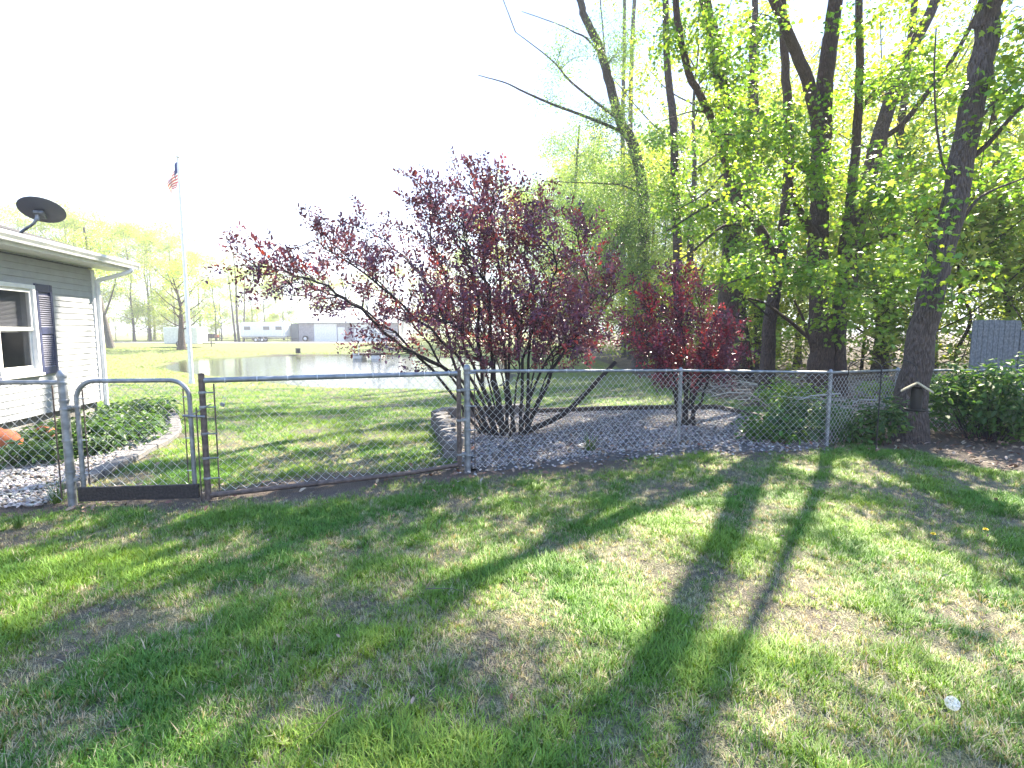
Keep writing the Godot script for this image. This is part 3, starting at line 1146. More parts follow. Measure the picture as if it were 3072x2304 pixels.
	for k in S.size():
		mb = MB.new()
		post(mb, S[k] - R, hs[k], 0.036 if k == 0 else 0.027)
		obj("terminal_post" if k == 0 else "line_post", mb, M.steel, lf)
		if k < S.size() - 1:
			var a: Vector3 = S[k] - R + Vector3(0, hs[k] - (0.06 if k == 0 else 0.03), 0)
			var b: Vector3 = S[k + 1] - R + Vector3(0, hs[k + 1] - 0.03, 0)
			mb = MB.new()
			mb.rod(a, b, 0.019, 10)
			obj("top_rail", mb, M.steel, lf)
			var dir := (S[k + 1] - S[k]).normalized() as Vector3
			wire_mesh("chain_link_mesh", lf, S[k] - R + dir * (0.09 if k == 0 else 0.0) + Vector3(0, 0, 0.03), S[k + 1] - R + Vector3(0, 0, 0.03), 0.03, minf(hs[k], hs[k + 1]) - 0.05)
	for y in [0.2, 0.5, 0.78, 0.97, 1.16]:
		mb = MB.new()
		band(mb, Vector3(0, y, 0), 0.037)
		mb.rod(Vector3(0.0, y, 0.037), Vector3(0.1, y, 0.0), 0.008, 5)
		obj("brace_band", mb, M.steel, lf)
	mb = MB.new()
	mb.rod(Vector3(0.085, 0.04, -0.01), Vector3(0.085, 1.15, -0.01), 0.007, 5)
	obj("tension_bar", mb, M.rusty, lf)
	# thin wire bits along the fence tops: the knuckled ends and ties
	for k in 6:
		var t := (k + 0.5) / 6.0
		var p: Vector3 = (S[0] - R).lerp(S[1] - R, t) + Vector3(0, lerpf(hs[0] - 0.06, hs[1] - 0.03, t), 0)
		mb = MB.new()
		mb.lathe(p, [[0.0205, -0.004], [0.0225, -0.004], [0.0225, 0.004], [0.0205, 0.004]], 10, Basis(Vector3(0, 0, 1), PI * 0.5))
		obj("wire_tie", mb, M.wire, lf)



func wheel(called: String, parent: Node, at: Vector3, r: float, w: float) -> void:
	var mb := MB.new()
	mb.lathe(at, [[r * 0.55, -w * 0.5], [r * 0.92, -w * 0.5], [r, -w * 0.3], [r, w * 0.3], [r * 0.92, w * 0.5], [r * 0.55, w * 0.5]], 18, Basis(Vector3(1, 0, 0), PI * 0.5))
	var t := obj(called, mb, M.black, parent)
	mb = MB.new()
	mb.lathe(at, [[0.001, -w * 0.35], [r * 0.56, -w * 0.4], [r * 0.56, w * 0.4], [0.001, w * 0.35]], 14, Basis(Vector3(1, 0, 0), PI * 0.5))
	obj("rim", mb, M.white, t)


func make_far_side() -> void:
	# garage across the pond
	var z := -79.6
	var x0 := -32.0
	var x1 := -17.0
	var g := thing("garage", "long pale metal garage with white doors across the pond", "garage", Vector3(0, 0, z))
	var mb := MB.new()
	mb.box(Vector3((x0 + x1) * 0.5, 1.46, -5.0), Vector3(x1 - x0, 2.92, 9.9))
	obj("wall", mb, M.metal_wall, g)
	mb = MB.new()
	mb.quad(Vector3(x0 - 0.4, 2.9, 0.45), Vector3(x1 + 0.4, 2.9, 0.45), Vector3(x1 + 0.4, 5.1, -5), Vector3(x0 - 0.4, 5.1, -5), Vector3.UP)
	mb.quad(Vector3(x0 - 0.4, 2.9, -10.45), Vector3(x1 + 0.4, 2.9, -10.45), Vector3(x1 + 0.4, 5.1, -5), Vector3(x0 - 0.4, 5.1, -5), Vector3.UP)
	mb.quad(Vector3(x0 - 0.4, 2.84, 0.44), Vector3(x1 + 0.4, 2.84, 0.44), Vector3(x1 + 0.4, 5.04, -5), Vector3(x0 - 0.4, 5.04, -5), -Vector3.UP)
	mb.box(Vector3((x0 + x1) * 0.5, 2.87, 0.45), Vector3(x1 - x0 + 0.8, 0.18, 0.03))
	obj("roof", mb, M.white, g)
	mb = MB.new()
	for x in [x0 + 0.01, x1 - 0.01]:
		mb.tri(Vector3(x, 2.92, -0.1), Vector3(x, 2.92, -9.9), Vector3(x, 4.95, -5), Vector3(x - (x0 + x1) * 0.5, 0, 0))
	obj("gable", mb, M.metal_wall, g)
	for d in [[-29.55, -26.4, 2.6], [-23.5, -20.4, 2.6]]:
		var dx0: float = d[0]
		var dx1: float = d[1]
		mb = MB.new()
		mb.box(Vector3((dx0 + dx1) * 0.5, 1.32, -0.02), Vector3(dx1 - dx0 + 0.24, 2.7, 0.08))
		var door := obj("garage_door", mb, M.white, g)
		for k in 4:
			mb = MB.new()
			mb.box(Vector3((dx0 + dx1) * 0.5, 0.34 + k * 0.645, 0.03), Vector3(dx1 - dx0, 0.63, 0.03), Basis.IDENTITY, 0.008)
			obj("panel", mb, M.white, door)
	mb = MB.new()
	mb.box(Vector3(-25.6, 1.08, 0.0), Vector3(1.05, 2.16, 0.08), Basis.IDENTITY, 0.01)
	var sd := obj("door", mb, M.white, g)
	mb = MB.new()
	mb.lathe(Vector3(-25.25, 1.0, 0.08), [[0.001, -0.04], [0.04, -0.03], [0.04, 0.03], [0.001, 0.04]], 8)
	obj("handle", mb, M.dim, sd)
	for k in 50:
		var x := x0 + 0.15 + k * 0.3
		if (x > -29.8 and x < -26.2) or (x > -26.25 and x < -25.0) or (x > -23.8 and x < -20.2):
			continue
		mb = MB.new()
		mb.box(Vector3(x, 1.4, -0.04), Vector3(0.05, 2.8, 0.05))
		obj("rib", mb, M.metal_wall, g)
	mb = MB.new()
	mb.box(Vector3(-32.6, 1.35, -0.6), Vector3(1.1, 2.7, 1.2))
	obj("lean_to", mb, M.fence_board, g)
	var tyre := thing("spare_tyre", "dark tyre leaning upright against the garage wall left of its doors", "tyre", Vector3(-30.9, 0.45, z + 0.3))
	wheel("tread", tyre, Vector3.ZERO, 0.45, 0.25)
	# white camper
	var c := thing("camper", "large white camper trailer parked left of the garage", "camper", Vector3(-36.6, 0, -79.0))
	mb = MB.new()
	mb.box(Vector3(0, 1.75, 0), Vector3(6.6, 2.3, 2.4), Basis.IDENTITY, 0.22)
	obj("body", mb, M.white, c)
	for x in [-2.2, 0.6, 2.4]:
		mb = MB.new()
		mb.box(Vector3(x, 2.0, 1.2), Vector3(0.9, 0.5, 0.05), Basis.IDENTITY, 0.01)
		obj("window", mb, M.concrete, c)
	for x in [-0.55, 0.35]:
		wheel("wheel", c, Vector3(x, 0.36, 1.05), 0.36, 0.22)
	mb = MB.new()
	mb.rod(Vector3(3.3, 0.5, 0.5), Vector3(4.5, 0.48, 0), 0.05, 6)
	mb.rod(Vector3(3.3, 0.5, -0.5), Vector3(4.5, 0.48, 0), 0.05, 6)
	obj("hitch", mb, M.dim, c)
	# flat trailer in front of the camper
	var t := thing("flat_trailer", "low dark flat trailer in front of the camper", "trailer", Vector3(-36.0, 0, -76.5))
	mb = MB.new()
	for s in [-0.8, 0.8]:
		mb.box(Vector3(0, 0.5, s), Vector3(5.6, 0.12, 0.1))
	for x in [-2.6, -1.2, 0.2, 1.6, 2.7]:
		mb.box(Vector3(x, 0.5, 0), Vector3(0.08, 0.1, 1.5))
	obj("frame", mb, M.dim, t)
	mb = MB.new()
	mb.box(Vector3(3.4, 0.5, 0), Vector3(1.4, 0.09, 0.09))
	mb.rod(Vector3(3.7, 0.05, 0.1), Vector3(3.7, 0.9, 0.1), 0.04, 6)
	obj("tongue", mb, M.dim, t)
	for x in [-0.5, 0.4]:
		wheel("wheel", t, Vector3(x, 0.34, 0.95), 0.34, 0.2)
	# loaded open trailer at the edge of the wood
	var u := thing("open_trailer", "small open trailer carrying a brown and orange load at the wood's edge", "trailer", Vector3(-45.0, 0, -79.5))
	mb = MB.new()
	mb.box(Vector3(0, 0.55, 0), Vector3(2.6, 0.1, 1.5))
	for s in [-0.72, 0.72]:
		for y in [0.75, 0.95]:
			mb.box(Vector3(0, y, s), Vector3(2.6, 0.06, 0.05))
	obj("bed", mb, M.dim, u)
	mb = MB.new()
	for k in 5:
		for j in 3:
			mb.rod(Vector3(-1.1, 0.7 + j * 0.19, -0.5 + k * 0.24), Vector3(0.4, 0.7 + j * 0.19, -0.5 + k * 0.24 + 0.04), 0.1, 7)
	obj("log_load", mb, M.timber, u)
	mb = MB.new()
	mb.box(Vector3(0.85, 0.82, 0.2), Vector3(0.5, 0.42, 0.5), Basis.IDENTITY, 0.06)
	obj("orange_tub", mb, M.clay, u)
	wheel("wheel", u, Vector3(-0.2, 0.32, 0.86), 0.32, 0.2)
	mb = MB.new()
	mb.box(Vector3(1.8, 0.5, 0), Vector3(1.2, 0.08, 0.08))
	obj("tongue", mb, M.dim, u)
	# white box trailer under the lone tree
	var w := thing("box_trailer", "white enclosed box trailer behind the lone tree", "trailer", on_land(Vector3(-33.2, 0, -54)))
	mb = MB.new()
	mb.box(Vector3(0, 1.15, 0), Vector3(3.4, 1.7, 1.9), Basis.IDENTITY, 0.08)
	obj("body", mb, M.white, w)
	mb = MB.new()
	mb.rod(Vector3(1.7, 0.4, 0), Vector3(3.0, 0.4, 0.1), 0.05, 6)
	mb.rod(Vector3(2.6, 0.0, 0.1), Vector3(2.6, 0.9, 0.1), 0.04, 6)
	obj("hitch", mb, M.dim, w)
	for x in [-0.2]:
		wheel("wheel", w, Vector3(x, 0.32, 0.85), 0.32, 0.2)
	# dark box on the far bank
	var bx := thing("utility_box", "small dark square box on the far bank of the pond", "box", Vector3(-19.9, -0.45, -49.2))
	mb = MB.new()
	mb.box(Vector3(0, 0.22, 0), Vector3(0.42, 0.44, 0.42), Basis(Vector3.UP, 0.3), 0.02)
	obj("body", mb, M.black, bx)
	mb = MB.new()
	mb.box(Vector3(0, 0.455, 0), Vector3(0.46, 0.03, 0.46), Basis(Vector3.UP, 0.3), 0.008)
	obj("lid", mb, M.dim, bx)
	# floating dock with ladder and slide
	var d := thing("swim_dock", "floating swim dock with white ladder on the pond", "dock", Vector3(-11.9, -0.66, -44.0))
	for k in 8:
		mb = MB.new()
		mb.box(Vector3(-1.05 + k * 0.3, 0.42, 0), Vector3(0.28, 0.06, 1.9), Basis.IDENTITY, 0.005)
		obj("deck_plank", mb, M.timber, d)
	for s in [-0.7, 0.7]:
		mb = MB.new()
		mb.box(Vector3(0, 0.34, s), Vector3(2.4, 0.1, 0.08))
		obj("beam", mb, M.timber, d)
	for x in [-0.75, 0.75]:
		mb = MB.new()
		mb.box(Vector3(x, 0.12, 0.0), Vector3(0.75, 0.36, 1.7), Basis.IDENTITY, 0.08)
		obj("float", mb, M.white, d)
	mb = MB.new()
	for x in [-1.0, -0.55]:
		mb.tube(curve(pv([Vector3(x, -0.5, 1.05), Vector3(x, 0.9, 1.05), Vector3(x, 1.15, 0.9), Vector3(x, 0.95, 0.72), Vector3(x, 0.45, 0.7)])), taper(17, 0.03, 0.03), 6)
	var lad := obj("ladder", mb, M.white, d)
	for y in [-0.2, 0.1, 0.38]:
		mb = MB.new()
		mb.box(Vector3(-0.775, y, 1.05), Vector3(0.44, 0.05, 0.09))
		obj("rung", mb, M.white, lad)
	var sl := thing("water_slide", "white curved water slide standing on the right end of the swim dock", "slide", Vector3(-11.9, -0.21, -44.0))
	mb = MB.new()
	var path := curve(pv([Vector3(0.3, 1.75, -0.2), Vector3(0.75, 1.6, -0.2), Vector3(1.25, 0.9, -0.1), Vector3(1.6, 0.35, 0.0), Vector3(2.1, 0.22, 0.1)]))
	for k in path.size() - 1:
		var a := path[k]
		var b := path[k + 1]
		var side := Vector3(0, 0, 0.27)
		mb.quad(a - side, b - side, b + side, a + side, Vector3.UP)
		mb.quad(a - side - Vector3(0, 0.02, 0), b - side - Vector3(0, 0.02, 0), b + side - Vector3(0, 0.02, 0), a + side - Vector3(0, 0.02, 0), -Vector3.UP)
		for s in [-1.0, 1.0]:
			mb.quad(a + side * s, b + side * s, b + side * s + Vector3(0, 0.2, 0.03 * s), a + side * s + Vector3(0, 0.2, 0.03 * s), Vector3(0, 0, s))
	obj("chute", mb, M.white, sl)
	for s in [-0.25, 0.25]:
		mb = MB.new()
		mb.rod(Vector3(0.15, 0.0, s - 0.2), Vector3(0.32, 1.75, s - 0.2), 0.03, 6)
		mb.rod(Vector3(0.75, 0.0, s - 0.2), Vector3(0.7, 1.6, s - 0.2), 0.03, 6)
		obj("leg", mb, M.steel, sl)

	# flagpole with a limp flag
	var base := Vector3(-13.1, land(-13.1, -21.5), -21.5)
	var fp := thing("flagpole", "tall white flagpole on the lawn beside the pond", "flagpole", base)
	var top := 8.35 - base.y
	mb = MB.new()
	mb.lathe(Vector3.ZERO, [[0.11, 0.0], [0.10, 0.15], [0.085, 0.2], [0.045, top], [0.001, top + 0.01]], 14)
	obj("pole", mb, M.white, fp)
	mb = MB.new()
	mb.lathe(Vector3(0, top, 0), [[0.001, 0.0], [0.06, 0.03], [0.075, 0.075], [0.06, 0.12], [0.001, 0.15]], 12)
	obj("finial", mb, M.white, fp)
	mb = MB.new()
	mb.tube(pv([Vector3(0.09, 1.2, 0.05), Vector3(0.1, 4.0, 0.05), Vector3(0.06, top - 0.1, 0.04)]), taper(3, 0.006, 0.006), 4)
	obj("halyard", mb, M.white, fp)
	var fl := thing("flag", "limp red and white striped flag with blue canton atop the flagpole", "flag", base + Vector3(0, top, 0))
	var cloth := leaf_mat(0.5, 0.8)
	mb = MB.new()
	var pos := func(a: float, b: float) -> Vector3:
		var fold := sin(a * 9.0 + b * 2.0) * 0.09 * a
		return Vector3(-0.05 - 0.36 * a - 0.05 * sin(a * 14.0), -0.1 - b * 0.80 * (1.0 - 0.35 * a) - a * 0.80, fold + 0.05 * sin(b * 7.0) * a)
	for j in 13:
		for k in 14:
			var a0 := k / 14.0
			var a1 := (k + 1) / 14.0
			var b0 := j / 13.0
			var b1 := (j + 1) / 13.0
			mb.col = Color(0.03, 0.045, 0.16) if j < 7 and k < 6 else (Color(0.42, 0.025, 0.05) if j % 2 == 0 else Color(0.75, 0.75, 0.75))
			mb.quad(pos.call(a0, b0), pos.call(a1, b0), pos.call(a1, b1), pos.call(a0, b1), Vector3(0, 0, 1))
	obj("cloth", mb, cloth, fl)

	# grey board fence on the right, behind the bushes
	var bf := thing("board_fence", "weathered blue-grey board fence stepping down behind the bushes", "fence", Vector3(0, 0, 0))
	var runs := [[Vector3(9.7, 0, -11.2), Vector3(11.0, 0, -11.5), 1.84], [Vector3(11.02, 0, -11.5), Vector3(14.5, 0, -12.2), 1.62]]
	for r in runs:
		var a: Vector3 = r[0]
		var b: Vector3 = r[1]
		var hh: float = r[2]
		var n := int((b - a).length() / 0.145)
		var ang := atan2(-(b.z - a.z), b.x - a.x)
		for k in n:
			var p := a.lerp(b, (k + 0.5) / n)
			mb = MB.new()
			mb.box(p + Vector3(0, hh * 0.5 + 0.03 + rng.randf_range(-0.008, 0.008), rng.randf_range(-0.003, 0.003)), Vector3(0.137, hh, 0.018), Basis(Vector3.UP, ang), 0.002)
			obj("board", mb, M.fence_board, bf)
		for y in [0.35, hh - 0.3]:
			mb = MB.new()
			mb.box(a.lerp(b, 0.5) + Vector3(0, y, -0.03), Vector3((b - a).length(), 0.09, 0.04), Basis(Vector3.UP, ang))
			obj("rail", mb, M.fence_board, bf)
		mb = MB.new()
		mb.box(b + Vector3(0, hh * 0.5, -0.06), Vector3(0.09, hh, 0.09))
		obj("post", mb, M.fence_board, bf)



func add_leaf(mb: MB, at: Vector3, tip: Vector3, up: Vector3, size: float, kind: int) -> void:
	var z := tip.normalized()
	var x := up.cross(z).normalized()
	var y := z.cross(x)
	if kind == 0:  # maple
		var out := [[0.0, -0.15], [0.28, -0.12], [0.62, 0.02], [0.42, 0.2], [0.72, 0.52], [0.3, 0.5], [0.0, 1.0], [-0.3, 0.5], [-0.72, 0.52], [-0.42, 0.2], [-0.62, 0.02], [-0.28, -0.12]]
		var c := at + z * 0.2 * size
		var k := mb.vert(c, y)
		for o in out:
			var p: Vector3 = at + (x * float(o[0]) + z * float(o[1]) - y * (absf(o[0]) * 0.25 + maxf(o[1], 0.0) * 0.15)) * size
			mb.vert(p, (y + x * float(o[0]) * 0.5).normalized())
		for j in 12:
			mb.i.append_array(PackedInt32Array([k, k + 1 + j, k + 1 + (j + 1) % 12]))
	elif kind == 1:  # folded oval
		var w := 0.27
		var a := at
		var b := at + z * size
		var m0 := at + z * size * 0.35 - y * size * 0.05
		var m1 := at + z * size * 0.7 - y * size * 0.04
		for s in [-1.0, 1.0]:
			var e0: Vector3 = at + (z * 0.32 + x * w * s + y * 0.1) * size
			var e1: Vector3 = at + (z * 0.72 + x * w * 0.8 * s + y * 0.06) * size
			var nn: Vector3 = (y - x * 0.35 * s).normalized()
			mb.smooth_tri(a, e0, m0, nn, nn, nn)
			mb.smooth_tri(m0, e0, e1, nn, nn, nn)
			mb.smooth_tri(m0, e1, m1, nn, nn, nn)
			mb.smooth_tri(m1, e1, b, nn, nn, nn)
	else:  # small plain leaf
		var m := at + z * size * 0.45
		var nn := y
		var l := m - x * size * 0.27 + y * size * 0.08
		var r := m + x * size * 0.27 + y * size * 0.08
		var b := at + z * size
		var k := mb.vert(at, nn)
		mb.vert(r, (nn - x * 0.3).normalized())
		mb.vert(b, nn)
		mb.vert(l, (nn + x * 0.3).normalized())
		mb.i.append_array(PackedInt32Array([k, k + 1, k + 2, k, k + 2, k + 3]))


var leaf_places := {}
var lone_leaf := {}


func make_clump(count: int, radius: float, size: float, kind: int, droop: float, flat := 0.6) -> ArrayMesh:
	var mb := MB.new()
	var list := []
	for k in count:
		var p := rv() * radius
		p.y *= flat
		var out := Vector3(p.x, 0, p.z).normalized() + rv() * 0.9
		out.y = -droop + rng.randf_range(-0.5, 0.5)
		var up := (Vector3.UP + rv() * 0.75).normalized()
		mb.col = Color(1, 1, 1) * rng.randf_range(0.8, 1.15)
		var s := size * rng.randf_range(0.6, 1.25)
		add_leaf(mb, p, out, up, s, kind)
		list.append(leaf_at(p, out, up, s, kind))
	var me := mb.mesh()
	leaf_places[me] = list
	return me


func leaf_at(p: Vector3, out: Vector3, up: Vector3, s: float, kind: int) -> Array:
	var z := out.normalized()
	var x := up.cross(z).normalized()
	return [Transform3D(Basis(x, z.cross(x), z).scaled_local(Vector3.ONE * s), p), kind]


func make_sprig(length: float, count: int, size: float) -> ArrayMesh:
	var mb := MB.new()
	var list := []
	for k in count:
		var t := (k + 0.6) / count
		var at := Vector3(0, 0.03 * sin(t * 2.0), t) * Vector3(1, 1, length)
		var a := k * 2.4 + rng.randf_range(-0.6, 0.6)
		var side := Vector3(cos(a), sin(a) * 0.8 + 0.1, 0)
		var out := side + Vector3(0, 0, 0.6) + rv() * 0.6
		var up := (Vector3(0, 1, 0.2) + rv() * 0.8).normalized()
		var s := size * rng.randf_range(0.5, 1.25)
		mb.col = Color(1, 1, 1) * rng.randf_range(0.7, 1.2)
		add_leaf(mb, at + side * 0.012, out, up, s, 1)
		list.append(leaf_at(at + side * 0.012, out, up, s, 1))
	var me := mb.mesh()
	leaf_places[me] = list
	return me


func make_clumps() -> void:
	clumps.maple = [make_clump(12, 0.27, 0.078, 0, 0.55, 0.5), make_clump(13, 0.29, 0.08, 0, 0.65, 0.55)]
	clumps.fine = [make_clump(34, 0.30, 0.075, 2, 0.9, 1.0), make_clump(34, 0.32, 0.075, 2, 0.9, 1.1)]
	clumps.far = [make_clump(30, 0.62, 0.17, 2, 0.3, 0.75), make_clump(30, 0.65, 0.17, 2, 0.3, 0.7)]
	clumps.broad = [make_clump(10, 0.17, 0.085, 1, 0.35, 0.7), make_clump(11, 0.18, 0.09, 1, 0.35, 0.7)]
	clumps.sprig = [make_sprig(0.24, 10, 0.062), make_sprig(0.28, 12, 0.058)]


func leafage(parent: Node, kind: String, places: Array, tones: Array, spread := 0.3, material: Material = null, single := 0) -> void:
	# the nearest few sprays are built leaf by leaf, the rest as one mass
	if single > 0:
		var eye := Vector3(0, 1.65, 0) - (parent as Node3D).position
		places.sort_custom(func(a, b): return (a.origin as Vector3).distance_squared_to(eye) < (b.origin as Vector3).distance_squared_to(eye))
		var mats := []
		for t in tones:
			var m: StandardMaterial3D = (material if material else M.leaf).duplicate()
			m.albedo_color = (t as Color).linear_to_srgb()
			mats.append(m)
		for k in single:
			for l in leaf_places[clumps[kind][k % 2]]:
				if not lone_leaf.has(l[1]):
					var mb := MB.new()
					add_leaf(mb, Vector3.ZERO, Vector3(0, 0, 1), Vector3.UP, 1.0, l[1])
					lone_leaf[l[1]] = mb.mesh()
				var o := MeshInstance3D.new()
				o.name = "leaf"
				o.mesh = lone_leaf[l[1]]
				o.material_override = mats[rng.randi() % mats.size()]
				parent.add_child(o, true)
				o.transform = places[k] * (l[0] as Transform3D)
		places = places.slice(single)
	var sets := [[], []]
	var cols := [[], []]
	for p in places:
		var w := rng.randi() % 2
		sets[w].append(p)
		var c: Color = tones[rng.randi() % tones.size()]
		cols[w].append(vary(c.lerp(tones[0], rng.randf()), spread))
	for w in 2:
		if sets[w].size():
			scatter("foliage", clumps[kind][w], material if material else M.leaf, sets[w], cols[w], parent)


var SPRING := [Color(0.19, 0.33, 0.04), Color(0.28, 0.42, 0.05), Color(0.13, 0.26, 0.045), Color(0.34, 0.44, 0.06)]
var FINE := [Color(0.2, 0.33, 0.09), Color(0.26, 0.38, 0.09), Color(0.16, 0.28, 0.09)]
var PALE := [Color(0.34, 0.44, 0.08), Color(0.42, 0.48, 0.1), Color(0.28, 0.39, 0.08), Color(0.45, 0.46, 0.13)]


func tree(called: String, label: String, limbs: Array, sprays: Array, kind: String, tones: Array, bark: int, group := "", clump_size := 1.0, single := 0) -> Node3D:
	# limbs: [points, r at the start, r at the end, flare]; sprays: [centre, radii, clumps]
	var base: Vector3 = limbs[0][0][0]
	var o := thing(called, label, "tree", base, 0.0, group)
	var nodes := []
	var first := true
	for l in limbs:
		var c := curve(pv(l[0]), 5)
		for k in c.size():
			c[k] -= base
			if not (first and k < 4):
				c[k] += rv() * float(l[2]) * 0.35
		var mb := MB.new()
		var r := taper(c.size(), l[1], l[2], l[3] if l.size() > 3 else 0.0)
		mb.tube(c, r, 18 if float(l[1]) > 0.12 else (8 if float(l[1]) > 0.03 else 5), true, 0.16 if float(l[1]) > 0.12 else 0.1, bark_noise)
		obj("trunk" if first else "limb", mb, M["bark%d" % bark], o)
		for p in c:
			nodes.append(p)
		first = false
	var twigs := MB.new()
	var places := []
	var loose: Vector3 = {"maple": Vector3(0.55, 0.3, 0.55), "fine": Vector3(0.75, 0.75, 0.75), "far": Vector3(1.25, 0.95, 1.25)}[kind]
	for s in sprays:
		var cc: Vector3 = s[0] - base
		var rr: Vector3 = s[1]
		var n: int = s[2]
		var near: Vector3 = nodes[0]
		for p in nodes:
			if p.distance_to(cc) < near.distance_to(cc):
				near = p
		for k in maxi(1, n / 9):
			var sub := cc + rv() * rr
			var from: Vector3 = near.lerp(cc, 0.0)
			var best := 1e9
			for j in 6:
				var q: Vector3 = nodes[rng.randi() % nodes.size()]
				if q.distance_to(sub) < best and q.y < sub.y + 1.0:
					best = q.distance_to(sub)
					from = q
			if near.distance_to(sub) < best:
				from = near
			var mid := from.lerp(sub, 0.5) + Vector3(0, 0.12 * from.distance_to(sub), 0) + rv() * 0.2
			var tw := curve(pv([from, mid, sub]), 3)
			twigs.tube(tw, taper(tw.size(), 0.007 + 0.005 * from.distance_to(sub), 0.003), 4, false)
			for j in 9:
				var q := tw[mini(3 + rng.randi() % 4, 6)] + rv() * loose
				places.append(turned(q, rng.randf_range(0.75, 1.2) * clump_size, 0.5))
	if twigs.v.size():
		tag(obj("twigs", twigs, M["bark%d" % bark], o), "", "", "", "stuff")
	leafage(o, kind, places, tones, 0.3, null, single)
	return o


func proto_tree(called: String, label: String, h: float, spread: float, bare: float, count: int, kind: String, tones: Array, bark: int, group: String, r := 0.16) -> Node3D:
	# a tree by the book: tapered trunk, rising limbs, foliage round their ends
	var limbs := []
	var trunk := [Vector3.ZERO]
	for k in range(1, 6):
		trunk.append(Vector3(rng.randf_range(-0.2, 0.2) * k * 0.4, h * 0.92 * k / 5.0, rng.randf_range(-0.2, 0.2) * k * 0.4))
	limbs.append([trunk, r, 0.03, 0.5])
	var sprays := []
	var n := 16
	for k in n:
		var t := bare + (0.95 - bare) * (k + 0.5) / n
		var a := k * 2.4 + rng.randf() * 0.6
		var tp: Vector3 = (trunk[int(t * 5.0)] as Vector3).lerp(trunk[mini(int(t * 5.0) + 1, 5)], fmod(t * 5.0, 1.0))
		var len_ := spread * (1.05 - 0.75 * absf(t - 0.45)) * rng.randf_range(0.65, 1.1)
		var d := Vector3(cos(a), 0.55 + 0.5 * t, sin(a)) * len_
		limbs.append([[tp, tp + d * 0.5 + Vector3(0, -0.1, 0) * len_, tp + d], 0.3 * r * (1.1 - 0.6 * t), 0.012])
		sprays.append([tp + d * 0.85, Vector3(0.45, 0.35, 0.45) * len_ * 0.75 + Vector3(0.3, 0.3, 0.3), int(count / float(n))])
	sprays.append([Vector3(0, h * 0.93, 0), Vector3(spread * 0.3, h * 0.08, spread * 0.3), count / 10])
	return tree(called, label, limbs, sprays, kind, tones, bark, group)


